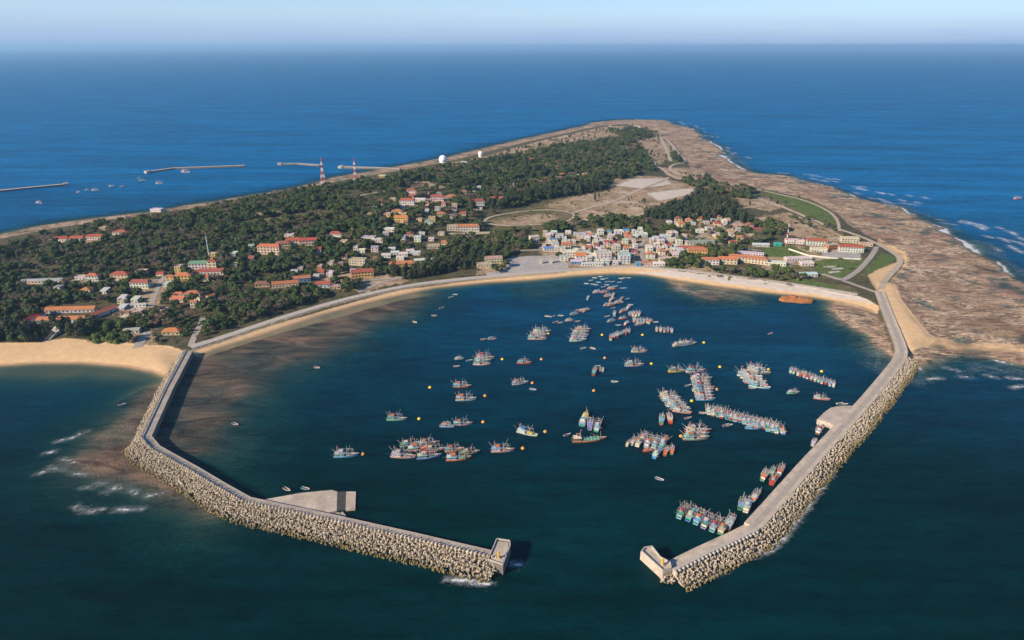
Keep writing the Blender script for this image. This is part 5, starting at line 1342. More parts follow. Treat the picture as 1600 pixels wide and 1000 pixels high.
idx = np.where(inC & (RNG.random(n) < .85), RNG.integers(4, 7, n), idx)
scl = (.6 + 1.05 * RNG.random(n) ** 1.7) * np.where(pts[:, 1] > 1300, 1.15, 1.0)
idx = np.where(is_sh, np.array([7, 8, 8, 8, 9])[RNG.integers(0, 5, n)], idx); idx = np.where((pts[:, 1] > 1250) & (idx == 7), 4, idx)
scl = np.where(is_sh, RNG.uniform(.35, .95, n), scl)
rot = RNG.uniform(0, 6.283, n)
ok = np.ones(n, bool)
print('trees', n)
rank = np.argsort(np.where((idx < 7) | (idx == 9), np.hypot(pts[:, 0], pts[:, 1]), 9e9) + np.where(np.abs(pts[:, 0]) > pts[:, 1] * .80, 9e8, 0))
def tree_label(k, x, y):
    if KINDS[k][0] == 'bare': kind = 'grey brown half bare tree'
    elif KINDS[k][0] == 'casuarina': kind = 'tall dark casuarina tree'
    else: kind = ['broad rounded green tree', 'low compact green tree', 'large spreading green tree', 'narrow upright green tree'][k]
    v = 800 + FPX * x / (y * _cp + 270 * _sp)
    if v < 165: w = 'in the thicket behind the sandy beach'
    elif v < 300: w = 'near the lane by the breakwater root'
    elif v < 560: w = 'in the belt behind the seawall road'
    else: w = 'in the casuarina belt beside the plaza'
    return '%s %s' % (kind, w), 'trees ' + w
for i in rank[:296]:
    k = int(idx[i]); x, y, z = pts[i, 0], pts[i, 1], PZ[i]
    r = ob({'bare': 'bare_tree', 'casuarina': 'casuarina_tree'}.get(KINDS[k][0], 'broadleaf_tree'), None, None, (x, y, z), rot[i], float(scl[i]))
    lb, gp = tree_label(k, x, y); tag(r, lb, 'tree', gp)
    ob('trunk', TRUNK[k], r); ob('crown', CROWN[k], r); ok[i] = False
rest = np.where(ok)[0]
o = scatter('woodland', np.stack([pts[rest, 0], pts[rest, 1], PZ[rest]], -1), np.stack([rot[rest] * 0, rot[rest] * 0, rot[rest]], -1),
            np.stack([scl[rest], scl[rest], scl[rest] * RNG.uniform(.8, 1.2, len(rest))], -1), idx[rest], WHOLE)
stuff(o, 'dense mixed woodland and scrub covering the island', 'woodland')
# the bright green thicket behind the beach
BG = poly_g([(138, 522), (160, 512), (200, 514), (208, 530), (190, 540), (145, 536), (132, 532)])
a0, b0 = BG.min(0); a1, b1 = BG.max(0); k = 0
while k < 46:
    x, y = random.uniform(a0, a1), random.uniform(b0, b1)
    if float(sdf(BG, np.array([x]), np.array([y]))[0]) < 0: continue
    r = ob('shrub', None, None, (x, y, float(ground(x, y))), random.uniform(0, 6), random.uniform(1.3, 1.8)); tag(r, 'bright green shrub in the dense mound above the beach', 'shrub', 'bright shrubs above the beach')
    ob('stem', TRUNK[7], r); ob('crown', CROWN[7], r); k += 1
# ------------------------------------------------------------------ boats
def hull_mesh(L, B, free, rake, name='hull', tr=.8, m='paint', draft=.7, sheer=1.25):
    mb = MB(); n = 12; K = 6; xs = [-L / 2 + L * i / n for i in range(n + 1)]
    def hb(t): return B / 2 * (tr + (1 - tr) * min(1, t / .35)) if t < .35 else B / 2 * max(.02, 1 - ((t - .35) / .65) ** 2.3)
    def sh(t): return free + sheer * max(0, (t - .35) / .65) ** 2 + .35 * max(0, (.3 - t) / .3)
    for i, x in enumerate(xs):
        t = i / n; b, s = hb(t), sh(t); rk = rake * max(0, (t - .6) / .4)
        for (f, z) in ((0, -draft), (.62, -draft * .6), (.86, .15), (1.0, s)):
            mb.v.append((x + rk * (z + draft) / (s + draft), -b * f, z))
        mb.v.append((x + rk, -b * .88, s)); mb.v.append((x + rk * .9, -b * .86, s - .55))
    N = 6; half = len(mb.v)
    mb.v += [(v[0], -v[1], v[2]) for v in mb.v[:half]]
    for i in range(n):
        for k in range(N - 1):
            a = i * N + k; mb.f.append((a, a + N, a + N + 1, a + 1)); mb.m.append(1 if k >= 3 else 2 if k < 2 else 0)
            a += half; mb.f.append((a, a + 1, a + N + 1, a + N)); mb.m.append(1 if k >= 3 else 2 if k < 2 else 0)
        a = i * N + 5; mb.f.append((a, a + N, a + N + half, a + half)); mb.m.append(3)
    for k in range(N - 1): mb.f.append((k, k + 1, half + k + 1, half + k)); mb.m.append(0)
    return mb.mesh(name, M[m], M['gun'], M['antifoul'], M['wood']), hb, sh
M['gun'] = simple('pale_gunwale', (.55, .53, .50), .3, .8, .7, .2)
M['antifoul'] = simple('red_lead', (.22, .06, .04), .35, .6, .7, .2)
M['net'] = simple('net_heap', (1, 1, 1), .5, 1.6, .95, .1, .8, use_obj=True)
HULL_T, _, _ = hull_mesh(17, 4.9, 1.35, 1.6)
HULL_O, _, _ = hull_mesh(11, 3.2, 1.0, 1.0)
HULL_D, _, _ = hull_mesh(5, 1.9, .55, .4, sheer=.35, draft=.25)
HULL_C, _, _ = hull_mesh(24, 6.2, 1.7, 1.8, tr=.92)
def rack(L, x0, z, half):
    mb = MB()
    for s in (-1, 1):
        for k in range(4):
            x = x0 + L * k / 3; mb.tube((x, s * half, 1.2), (x, s * half * 1.12, z), .07, .06, 4)
        for h in (.75, 1.0): mb.tube((x0, s * half * 1.12, z * h), (x0 + L, s * half * 1.12, z * h), .09, .09, 4)
    for k in range(4): mb.tube((x0 + L * k / 3, -half * 1.12, z), (x0 + L * k / 3, half * 1.12, z), .07, .07, 4)
    return mb.mesh('lamp_rack', M['paint'])
B_CAB = MB().box(-.5, .5, -.5, .5, 0, 1).mesh('cabin', M['paint'])
B_ROOF = MB().box(-.5, .5, -.5, .5, 0, 1).mesh('cabin_roof', M['paint'])
B_WIN = MB().box(-.5, .5, -.5, .5, 0, 1).mesh('cabin_window', M['glass'])
B_MAST = MB().tube((0, 0, 0), (0, 0, 1), .12, .07, 6).mesh('mast', M['paint'])
B_RACK = rack(11, -6, 4.9, 2.3)
B_RACK_O = rack(6, -3, 3.6, 1.45)
B_FLAG = MB().add([(0, -.02, 0), (1.3, .12, .05), (1.3, .12, .85), (0, -.02, .9), (0, .03, 0), (1.3, .17, .05), (1.3, .17, .85), (0, .03, .9)], [(0, 1, 2, 3), (7, 6, 5, 4), (0, 4, 5, 1), (2, 6, 7, 3), (1, 5, 6, 2), (0, 3, 7, 4)]).mesh('flag', M['paint'])
def heap(seed):
    rr = random.Random(seed); mb = MB(); n = 9
    for (r, z) in ((1, 0), (.95, .35), (.6, .8), (.15, 1.0)):
        for k in range(n):
            t = 6.283 * k / n; q = r * rr.uniform(.8, 1.15); mb.v.append((q * math.cos(t), q * math.sin(t) * .8, z * rr.uniform(.8, 1.15)))
    for j in range(3):
        for k in range(n): mb.f.append((j * n + k, j * n + (k + 1) % n, (j + 1) * n + (k + 1) % n, (j + 1) * n + k)); mb.m.append(0)
    mb.f.append(tuple(range(3 * n, 4 * n))); mb.m.append(0); return mb.mesh('net_pile', M['net'])
B_HEAP = [heap(s) for s in range(3)]
def tarp():
    mb = MB(); rr = random.Random(2)
    for i in range(5):
        for j in range(4): mb.v.append((-.5 + i / 4, -.5 + j / 3, (.16 if j in (1, 2) else 0) + rr.uniform(0, .05) + .05))
    for i in range(4):
        for j in range(3): a = i * 4 + j; mb.f.append((a, a + 4, a + 5, a + 1)); mb.m.append(0)
    k = len(mb.v); mb.v += [(v[0], v[1], v[2] - .06) for v in mb.v[:k]]; mb.f += [tuple(reversed([q + k for q in f])) for f in mb.f[:12]]; mb.m += [0] * 12
    return mb.mesh('tarpaulin', M['paint'])
B_TARP = tarp()
B_POLE = MB().tube((0, 0, 0), (1, 0, 0), .09, .05, 5).mesh('outrigger', M['paint'])
B_SEAT = MB().box(-.22, .22, -.75, .75, .32, .4).mesh('thwart', M['wood'])
B_CRATE = MB().box(-.5, .5, -.4, .4, 0, .6).box(-.42, .42, -.32, .32, .6, .66).mesh('fish_crate', M['paint'])
B_POST = MB().tube((0, 0, 0), (0, 0, 1), .07, .06, 5).mesh('awning_post', M['paint'])
BC = dict(white=(.58, .57, .54), blue=(.05, .22, .42), sky=(.15, .38, .52), green=(.08, .27, .17), red=(.42, .05, .04), orange=(.62, .17, .05), brown=(.23, .115, .06), grey=(.36, .37, .40), purple=(.20, .11, .24),
          yellow=(.60, .42, .06), teal=(.03, .34, .34), cream=(.55, .46, .33), pink=(.48, .27, .25), mint=(.25, .46, .36), black=(.03, .03, .03), violet=(.24, .25, .44))
BW_ = dict(sky='pale blue', mint='mint green', grey='blue grey')
def bword(c): return BW_.get(c, c)
BOATS = []
def vary(c, rr): return tuple(min(.8, q * rr.uniform(.82, 1.12)) for q in BC[c])
def boat(px, py, head, kind='T', hull='white', cab='white', deck='red', cover=None, s=1.0, where='', seed=None, xy=None, label=None, group=None):
    rr = random.Random(len(BOATS) * 13 + 5 if seed is None else seed)
    x, y = xy if xy else flat(px, py, .5)
    nm = {'T': 'fishing_boat', 'O': 'small_fishing_boat', 'D': 'dinghy', 'C': 'cargo_boat', 'R': 'round_basket_boat'}[kind]
    root = ob(nm, None, None, (x, y, rr.uniform(-.06, .06)), R(head), s); BOATS.append(root)
    hc, cc = vary(hull, rr), vary(cab, rr); pw = (.62, .60, .57)
    if kind == 'T':
        ob('hull', HULL_T, root, color=hc)
        ob('rub_rail', RAIL_T, root, color=BC[deck])
        cb = ob('cabin', B_CAB, root, (-4.2, 0, .8), scale=(6.2, 3.5, 2.3), color=cc)
        for sy in (-1, 1):
            for k in range(3): ob('cabin_window', B_WIN, root, (-6.1 + 1.9 * k, sy * 1.76, 1.9), scale=(1.1, .06, .7))
        for k in (-.9, 0, .9): ob('cabin_window', B_WIN, root, (-1.08, k, 1.9), scale=(.06, .7, .8))
        ob('cabin_roof', B_ROOF, root, (-4.3, 0, 3.1), scale=(7.2, 4.1, .16), color=vary(rr.choice(['white', 'cream', cab, 'grey', 'sky', 'green']), rr))
        wh = ob('wheelhouse', B_CAB, root, (-3.2, 0, 3.26), scale=(2.6, 2.5, 1.7), color=vary(rr.choice(['white', cab, 'blue', 'mint', 'sky', 'green']), rr))
        for sy in (-1, 1): ob('cabin_window', B_WIN, root, (-3.2, sy * 1.26, 3.9), scale=(1.7, .06, .7))
        ob('cabin_window', B_WIN, root, (-1.88, 0, 3.9), scale=(.06, 1.8, .75))
        ob('wheelhouse_roof', B_ROOF, root, (-3.2, 0, 4.96), scale=(3.2, 3.0, .14), color=vary(rr.choice(['white', 'cream', 'orange', deck]), rr))
        ob('mast', B_MAST, root, (1.2, 0, .8), scale=(1, 1, rr.uniform(7.5, 9.5)), color=pw)
        ob('mast', B_MAST, root, (-5.8, 0, 3.2), scale=(1, 1, rr.uniform(4.5, 6.5)), color=pw)
        ob('mast', B_MAST, root, (6.4, 0, 1.6), scale=(.8, .8, rr.uniform(2.5, 5.0)), color=pw)
        ob('lamp_rack', B_RACK, root, (0, 0, 0), color=rr.choice([pw, (.42, .40, .38), (.5, .36, .3)]))
        for sy in (-1, 1):
            ob('outrigger', B_POLE, root, (1.2, sy * 1.6, 1.6), scale=(rr.uniform(6, 8.5), 1, 1), rot=(0, -R(rr.uniform(38, 62)), sy * R(rr.uniform(25, 60))), color=pw)
            ob('outrigger', B_POLE, root, (-6.5, sy * 1.6, 2.6), scale=(rr.uniform(4.5, 6.5), 1, 1), rot=(0, -R(rr.uniform(20, 50)), R(180) - sy * R(rr.uniform(15, 45))), color=pw)
        ob('net_pile', B_HEAP[rr.randint(0, 2)], root, (2.9, rr.uniform(-.5, .5), .8), scale=(1.5, 1.5, 1.2), color=vary(rr.choice(['red', 'brown', 'teal', 'orange', 'green']), rr))
        for k in range(rr.randint(2, 4)): ob('fish_crate', B_CRATE, root, (rr.uniform(0, 5), rr.uniform(-1.2, 1.2), .82), rr.uniform(0, 3), color=vary(rr.choice(['red', 'blue', 'white', 'yellow', 'orange']), rr))
        ob('flag', B_FLAG, root, (-5.8, 0, 7.4), color=BC['red'])
        if cover: ob('tarpaulin', B_TARP, root, (3.2, 0, 1.9), scale=(5.2, 4.0, 3.0), color=BC[cover])
    elif kind == 'O':
        ob('hull', HULL_O, root, color=hc)
        ob('rub_rail', RAIL_O, root, color=BC[deck])
        ob('cabin', B_CAB, root, (-2.4, 0, .5), scale=(3.4, 2.2, 1.9), color=cc)
        for sy in (-1, 1):
            for k in range(2): ob('cabin_window', B_WIN, root, (-3.2 + 1.6 * k, sy * 1.11, 1.4), scale=(.9, .05, .6))
        ob('cabin_window', B_WIN, root, (-.68, 0, 1.4), scale=(.05, 1.5, .7))
        ob('cabin_roof', B_ROOF, root, (-2.4, 0, 2.4), scale=(4.2, 2.7, .12), color=vary(rr.choice(['white', cab, 'cream', 'orange', 'sky']), rr))
        ob('mast', B_MAST, root, (.8, 0, .5), scale=(.8, .8, rr.uniform(4.5, 6.5)), color=pw)
        ob('lamp_rack', B_RACK_O, root, color=rr.choice([pw, (.4, .38, .36)]))
        ob('outrigger', B_POLE, root, (.8, 0, 1.2), scale=(rr.uniform(4, 6), 1, 1), rot=(0, -R(rr.uniform(30, 60)), R(rr.uniform(-30, 30))), color=pw)
        ob('net_pile', B_HEAP[rr.randint(0, 2)], root, (2.0, 0, .5), scale=(1.0, .95, .8), color=vary(rr.choice(['red', 'brown', 'teal', 'orange']), rr))
        ob('flag', B_FLAG, root, (.8, 0, 4.6), scale=.8, color=BC['red'])
        if cover: ob('tarpaulin', B_TARP, root, (1.6, 0, 1.35), scale=(4.0, 2.6, 2.4), color=BC[cover])
    elif kind == 'C':
        ob('hull', HULL_C, root, color=hc)
        ob('rub_rail', RAIL_C, root, color=BC[deck])
        ob('hold_cover', B_TARP, root, (2.2, 0, 1.7), scale=(12.5, 4.6, 4.0), color=BC[cover or 'green'])
        for k in range(5): ob('hatch_beam', B_ROOF, root, (-3 + 2.6 * k, 0, 2.5), scale=(.35, 4.9, .16), color=pw)
        ob('cabin', B_CAB, root, (-8.2, 0, 1.1), scale=(5.4, 4.8, 2.6), color=cc)
        for sy in (-1, 1):
            for k in range(3): ob('cabin_window', B_WIN, root, (-9.9 + 1.8 * k, sy * 2.41, 2.4), scale=(1.1, .06, .8))
        ob('cabin_roof', B_ROOF, root, (-8.2, 0, 3.7), scale=(6.2, 5.3, .16), color=vary('cream', rr))
        ob('wheelhouse', B_CAB, root, (-7.4, 0, 3.86), scale=(3.0, 3.4, 2.0), color=vary('white', rr))
        ob('cabin_window', B_WIN, root, (-5.88, 0, 4.7), scale=(.06, 2.6, .8))
        ob('wheelhouse_roof', B_ROOF, root, (-7.4, 0, 5.86), scale=(3.6, 3.9, .14), color=vary(cab, rr))
        ob('mast', B_MAST, root, (9.2, 0, 1.6), scale=(1.1, 1.1, 6.5), color=BC['yellow']); ob('mast', B_MAST, root, (-6, 0, 5.9), scale=(1, 1, 4), color=pw)
        ob('derrick', B_POLE, root, (9.0, 0, 3.0), scale=(8, 1.4, 1.4), rot=(0, -R(24), R(180)), color=BC['yellow'])
        ob('net_pile', B_HEAP[0], root, (7.6, 0, 1.4), scale=(1.4, 1.6, 1.0), color=vary('green', rr)); ob('flag', B_FLAG, root, (-6, 0, 9), color=BC['red'])
    elif kind == 'D':
        ob('hull', HULL_D, root, color=hc)
        for xx in (-1.3, .1, 1.3): ob('thwart', B_SEAT, root, (xx, 0, 0), scale=(1, 1 if xx < 1 else .75, 1))
        if rr.random() < .5: ob('outboard_motor', B_CRATE, root, (-2.5, 0, .4), scale=(.5, .6, .9), color=BC['black'])
    adj = bword(hull)
    lab = label or '%s %s with %s cabin%s %s' % (adj, {'T': 'hulled fishing boat', 'O': 'small boat', 'D': 'dinghy', 'C': 'cargo boat'}[kind], bword(cab), (' and %s cover' % bword(cover)) if cover else '', where)
    if kind == 'D' and not label: lab = '%s open dinghy %s' % (adj, where)
    tag(root, lab.strip(), {'D': 'dinghy'}.get(kind, 'boat'), group)
    return root
def rail(L, B, free, rake, tr=.8, sheer=1.25):
    """painted strake running round the hull just under the gunwale"""
    mb = MB(); n = 12
    def hb(t): return B / 2 * (tr + (1 - tr) * min(1, t / .35)) if t < .35 else B / 2 * max(.02, 1 - ((t - .35) / .65) ** 2.3)
    for s in (-1, 1):
        o = len(mb.v)
        for i in range(n + 1):
            t = i / n; x = -L / 2 + L * t; sh = free + sheer * max(0, (t - .35) / .65) ** 2 + .35 * max(0, (.3 - t) / .3); b = hb(t) * .985 + .05; rk = rake * max(0, (t - .6) / .4)
            for z in (sh - .62, sh - .22): mb.v.append((x + rk * .85, s * b, z)); mb.v.append((x + rk * .85, s * (b - .12), z))
        for i in range(n):
            a = o + i * 4
            for q in ((0, 4, 6, 2), (2, 6, 7, 3), (1, 3, 7, 5), (0, 1, 5, 4)): mb.f.append(tuple(a + k for k in (q if s < 0 else q[::-1]))); mb.m.append(0)
    return mb.mesh('rub_rail', M['paint'])
RAIL_T, RAIL_O, RAIL_C = rail(17, 4.9, 1.35, 1.6), rail(11, 3.2, 1.0, 1.0), rail(24, 6.2, 1.7, 1.8, .92)
ORD = ['first', 'second', 'third', 'fourth', 'fifth', 'sixth', 'seventh', 'eighth', 'ninth', 'tenth', 'eleventh', 'twelfth', 'thirteenth', 'fourteenth', 'fifteenth', 'sixteenth', 'seventeenth', 'eighteenth']
def raft(p0, p1, n, head, kind, hulls, cabs, s, where, covers=(None,), jit=1.0, decks=('red', 'blue', 'green', 'white')):
    a, b = np.array(flat(*p0, .5)), np.array(flat(*p1, .5)); rr = random.Random(n * 7 + int(p0[0]))
    for k in range(n):
        q = a + (b - a) * (k / max(1, n - 1)); h = R(head)
        q = q + np.array([math.cos(h), math.sin(h)]) * rr.uniform(-jit, jit)
        hu, ca, cv = hulls[k % len(hulls)], cabs[(k * 2 + k // 3) % len(cabs)], covers[k % len(covers)]
        boat(0, 0, head + rr.uniform(-8, 8), kind, hu, ca, rr.choice(decks), cv, s * rr.uniform(.86, 1.08), '', xy=(q[0], q[1]),
             label='%s %s, %s %s' % (bword(hu), {'T': 'fishing boat', 'O': 'small fishing boat', 'C': 'cargo boat'}[kind], ORD[k], where), group='boats rafted ' + where)
# --- single boats and pairs on the west side of the anchorage
boat(540, 712, 4, 'T', 'sky', 'sky', 'blue', None, 1.0, 'moored alone beside an orange buoy')
boat(629, 713, -6, 'T', 'white', 'white', 'red', None, 1.02, '', label='white fishing boat with red strake at the edge of the tangled raft')
boat(669, 714, 10, 'T', 'violet', 'sky', 'blue', None, .98, '', label='violet blue fishing boat with blue cabin in the tangled raft')
boat(655, 702, 12, 'T', 'cream', 'cream', 'red', 'orange', 1.0, '', label='cream cabined fishing boat with orange cover amid the tangled raft')
boat(640, 695, 20, 'T', 'mint', 'mint', 'green', None, .85, '', label='mint green fishing boat on the town side of the tangled raft')
boat(668, 694, 14, 'T', 'brown', 'yellow', 'red', None, .85, '', label='brown fishing boat with yellow cabin on the town side of the tangled raft')
boat(678, 704, 12, 'T', 'brown', 'red', 'red', None, .9, '', label='brown and red fishing boat inside the tangled raft')
boat(715, 717, 6, 'T', 'orange', 'sky', 'orange', 'green', 1.0, '', label='orange hulled fishing boat with green cover, largest of a trio')
boat(709, 703, 10, 'T', 'cream', 'yellow', 'orange', None, .8, '', label='cream fishing boat with yellow wheelhouse behind the orange hull')
boat(734, 708, 16, 'T', 'green', 'yellow', 'green', None, .8, '', label='green fishing boat nosing out past the orange hull')
boat(784, 704, 2, 'T', 'white', 'white', 'red', None, .95, 'with a red strake moored alone')
boat(823, 677, -26, 'T', 'white', 'white', 'blue', 'yellow', .95, 'swung askew at its buoy')
boat(698, 666, -6, 'O', 'white', 'sky', 'blue', None, 1.0, 'tied to a mint cabined boat')
boat(722, 663, 6, 'T', 'white', 'mint', 'red', None, .85, 'with a small boat tied astern')
boat(619, 655, 0, 'T', 'mint', 'mint', 'green', None, .9, 'long and low beside a yellow buoy')
boat(727, 624, 2, 'T', 'white', 'cream', 'blue', None, .98, 'in front of a mint cabined boat')
boat(721, 604, 0, 'T', 'brown', 'mint', 'red', None, .9, 'behind a white and cream boat')
boat(812, 599, 14, 'T', 'grey', 'grey', 'white', None, .82, 'moored alone between two buoys')
raft((750, 569), (757, 559), 3, 2, 'T', ['pink', 'white', 'mint'], ['white', 'pink', 'mint'], .95, 'boat out in a raft of three west of the buoys')
boat(717, 561, 4, 'O', 'mint', 'white', 'green', None, .8, 'tied behind the raft of three')
boat(818, 567, -4, 'O', 'orange', 'mint', 'red', None, 1.15, 'moored between two buoys')
boat(768, 530, 0, 'O', 'blue', 'blue', 'red', None, .8, 'moored alone in the open harbour')
raft((838, 529), (845, 519), 3, 0, 'T', ['white', 'pink', 'mint'], ['mint', 'cream', 'white'], .98, 'boat in the raft beside a single yellow buoy')
raft((902, 532), (910, 516), 5, 4, 'T', ['mint', 'sky', 'white', 'grey', 'red'], ['white', 'sky', 'grey'], .98, 'boat in the deep raft of five pale boats')
raft((955, 528), (983, 518), 7, 68, 'O', ['mint', 'red', 'orange', 'red', 'green', 'red', 'pink'], ['orange', 'red', 'white', 'green'], 1.0, 'boat in the slanting raft of red and green boats', jit=.5)
raft((1026, 515), (1049, 517), 5, 82, 'O', ['white', 'brown', 'cream', 'red', 'mint'], ['cream', 'pink', 'white'], .85, 'boat in the small raft near a yellow buoy')
raft((1060, 540), (1076, 538), 4, 20, 'T', ['brown', 'mint', 'white', 'red'], ['white', 'mint', 'pink'], .85, 'boat in the slanting raft of four', jit=1.5)
boat(998, 549, 0, 'T', 'white', 'cream', 'red', None, .85, 'behind a boat with tall poles')
boat(990, 571, 2, 'T', 'sky', 'cream', 'red', None, 1.0, 'with tall poles beside a yellow buoy')
boat(929, 582, 72, 'O', 'red', 'green', 'red', 'orange', 1.15, 'standing end on with two skiffs')
boat(938, 577, 80, 'O', 'grey', 'mint', 'green', None, .65, 'beside the end on red boat'); boat(942, 578, 78, 'O', 'mint', 'grey', 'green', None, .65, 'outside the end on red boat')
boat(1057, 580, 4, 'T', 'yellow', 'yellow', 'green', None, .88, 'tied nose to tail with a white boat')
boat(1086, 580, 6, 'T', 'white', 'mint', 'red', None, 1.0, 'with purple strake tied behind yellow boat')
raft((1101, 624), (1094, 592), 8, 0, 'T', ['sky', 'white', 'pink', 'white', 'cream', 'mint', 'grey', 'white'], ['white', 'cream', 'pink'], 1.0, 'boat up the raft with tall white poles')
raft((1064, 643), (1044, 620), 8, -14, 'T', ['cream', 'brown', 'sky', 'white', 'pink', 'mint', 'grey', 'brown'], ['cream', 'sky', 'pink', 'white'], .98, 'boat up the tightly packed slanting raft')
boat(1034, 657, 74, 'O', 'brown', 'green', 'green', 'green', 1.25, 'end on under the slanting raft'); boat(1046, 655, 86, 'O', 'red', 'orange', 'red', 'orange', 1.2, 'end on beside a green covered boat')
raft((1087, 685), (1090, 674), 3, -2, 'T', ['pink', 'mint', 'red'], ['mint', 'cream', 'white'], 1.05, 'boat in the raft beside the orange buoy')
raft((1184, 604), (1170, 588), 5, -22, 'T', ['sky', 'violet', 'white', 'cream', 'grey'], ['sky', 'grey', 'cream'], 1.1, 'boat in the raft with yellow masts')
raft((1186, 582), (1178, 575), 3, -8, 'T', ['brown', 'cream', 'mint'], ['cream', 'tan' if False else 'yellow'], .95, 'boat tied behind the raft with yellow masts')
raft((1236, 579), (1302, 601), 13, 62, 'O', ['pink', 'mint', 'white', 'red', 'sky', 'white', 'brown'], ['white', 'pink', 'mint', 'red'], .9, 'boat along the slanting row nearest the mole bend', jit=.8)
boat(1239, 614, 4, 'O', 'mint', 'mint', 'green', None, .95, 'moored alone off the mole'); boat(1283, 623, -18, 'T', 'pink', 'white', 'red', None, .72, 'moored alone off the turning pad')
raft((1106, 641), (1219, 671), 17, 84, 'T', ['white', 'pink', 'mint', 'red', 'sky', 'green', 'white', 'blue', 'mint'], ['mint', 'red', 'white', 'sky', 'green'], .84, 'boat along the long straight row', jit=.7)
boat(1176, 669, -4, 'O', 'sky', 'sky', 'blue', None, 1.05, 'lying across the end of the long row')
boat(913, 655, 74, 'C', 'green', 'sky', 'yellow', 'yellow', .92, '', label='green cargo boat with yellow deck gear, end on beside brown barge')
boat(922, 664, 82, 'O', 'violet', 'violet', 'blue', 'violet', 1.35, '', label='violet grey small boat squeezed between two larger boats')
boat(934, 666, 74, 'T', 'green', 'white', 'green', None, .98, '', label='green fishing boat with white cabin, end on beside violet boat')
boat(919, 688, 5, 'C', 'brown', 'brown', 'orange', 'green', 1.02, '', label='broad brown boat with green covered hold lying across the others')
for (px, py, h, k, hu, ca, cv, s, lb) in ((982, 693, 60, 'O', 'cream', 'white', None, .75, 'cream small boat at the outer end of the fan of boats'), (990, 690, 62, 'O', 'mint', 'white', None, .95, 'mint small boat second in the fan of boats'),
    (1000, 690, 62, 'T', 'white', 'cream', None, .88, 'white fishing boat with cream cabin in the fan of boats'), (1006, 684, 62, 'T', 'violet', 'grey', 'violet', .8, 'violet covered boat on the town side of the fan'),
    (1014, 691, 62, 'T', 'grey', 'white', None, .92, 'blue grey fishing boat in the fan of boats'), (1025, 692, 64, 'T', 'cream', 'sky', 'sky', .9, 'cream fishing boat with pale blue cover in the fan'),
    (1037, 692, 62, 'T', 'blue', 'teal', 'orange', .92, 'blue fishing boat with orange cover in the fan of boats'), (1027, 709, 58, 'T', 'blue', 'sky', 'blue', .82, 'blue boat lying astern of the fan of boats'),
    (1013, 704, 10, 'O', 'red', 'orange', 'orange', .75, 'little red boat with orange cover astern of the fan'), (1041, 706, 64, 'O', 'brown', 'orange', None, 1.0, 'brown small boat astern of the fan'), (1050, 704, 74, 'O', 'green', 'orange', 'orange', .95, 'green small boat with orange cover outermost astern of the fan')):
    boat(px, py, h, k, hu, ca, 'red', cv, s, label=lb)
for (px, py, hu, ca, cv, lb) in ((1067, 800, 'sky', 'mint', None, 'pale blue boat at the outer end of the blue raft off the quay'), (1081, 804, 'blue', 'teal', 'teal', 'blue boat with teal cover, second in the blue raft off the quay'), (1093, 809, 'sky', 'sky', None, 'pale blue boat with pale blue cabin, third in the blue raft'),
    (1105, 815, 'violet', 'white', None, 'violet boat with white cabin, fourth in the blue raft'), (1118, 820, 'sky', 'mint', None, 'pale blue boat with mint cabin, fifth in the blue raft'), (1131, 824, 'green', 'cream', None, 'green boat with cream cabin, inner end of the blue raft')):
    boat(px, py, 56, 'T', hu, ca, 'red', cv, .9, label=lb)
boat(1141, 818, 58, 'O', 'brown', 'grey', 'red', 'grey', 1.4, label='brown boat with grey cover between the blue raft and the quay')
boat(1159, 788, 60, 'O', 'green', 'green', 'green', None, 1.15, label='green small boat outermost of three at the quay'); boat(1168, 790, 62, 'T', 'white', 'white', 'blue', 'grey', .9, label='white boat with grey cover, middle of three at the quay'); boat(1181, 776, 52, 'O', 'sky', 'orange', 'blue', None, 1.2, label='pale blue small boat tied against the quay')
boat(1195, 744, 55, 'O', 'green', 'white', 'green', None, 1.2, label='green boat with white cabin in the quayside cluster'); boat(1207, 738, 58, 'O', 'green', 'green', 'green', 'green', 1.0, label='boat under a bright green cover in the quayside cluster')
boat(1210, 750, 52, 'T', 'red', 'red', 'red', 'red', .8, label='red boat against the quay in the quayside cluster'); boat(1220, 736, 56, 'O', 'white', 'white', 'red', None, 1.2, label='white boat at the inner end of the quayside cluster')
boat(1281, 672, 52, 'T', 'brown', 'white', 'red', None, .85, label='dark brown boat with white cabin beside the turning pad'); boat(1272, 692, 52, 'O', 'grey', 'grey', 'white', None, .9, label='grey small boat against the mole below the turning pad')
# --- the crowd of small craft off the town
cr = [(919, 466, 70, 'O', 'white'), (933, 457, 8, 'O', 'white'), (944, 457, 4, 'O', 'pink'), (955, 452, 0, 'O', 'red'), (950, 463, 6, 'O', 'brown'), (958, 462, 70, 'O', 'white'), (956, 469, 50, 'O', 'orange'), (949, 477, 8, 'O', 'cream'), (955, 477, 20, 'O', 'brown'),
      (971, 468, 60, 'O', 'red'), (967, 473, 5, 'O', 'white'), (974, 487, 30, 'O', 'cream'), (982, 481, 60, 'O', 'orange'), (973, 498, 10, 'O', 'red'), (984, 491, 75, 'O', 'brown'), (989, 491, 75, 'O', 'cream'), (994, 491, 75, 'O', 'white'), (999, 491, 70, 'O', 'mint'),
      (991, 500, 78, 'O', 'pink'), (996, 501, 78, 'O', 'white'), (1001, 501, 78, 'O', 'red'), (1006, 502, 78, 'O', 'mint'), (1011, 502, 78, 'O', 'pink'), (1016, 503, 60, 'O', 'white'), (999, 507, 10, 'O', 'cream'), (979, 506, 50, 'O', 'red'), (955, 502, 20, 'O', 'mint'),
      (960, 491, 80, 'O', 'grey'), (911, 486, 4, 'O', 'orange'), (916, 486, 40, 'O', 'red'), (897, 491, 10, 'O', 'mint'), (889, 501, 2, 'O', 'white')]
CW = ['among the small craft off the town']
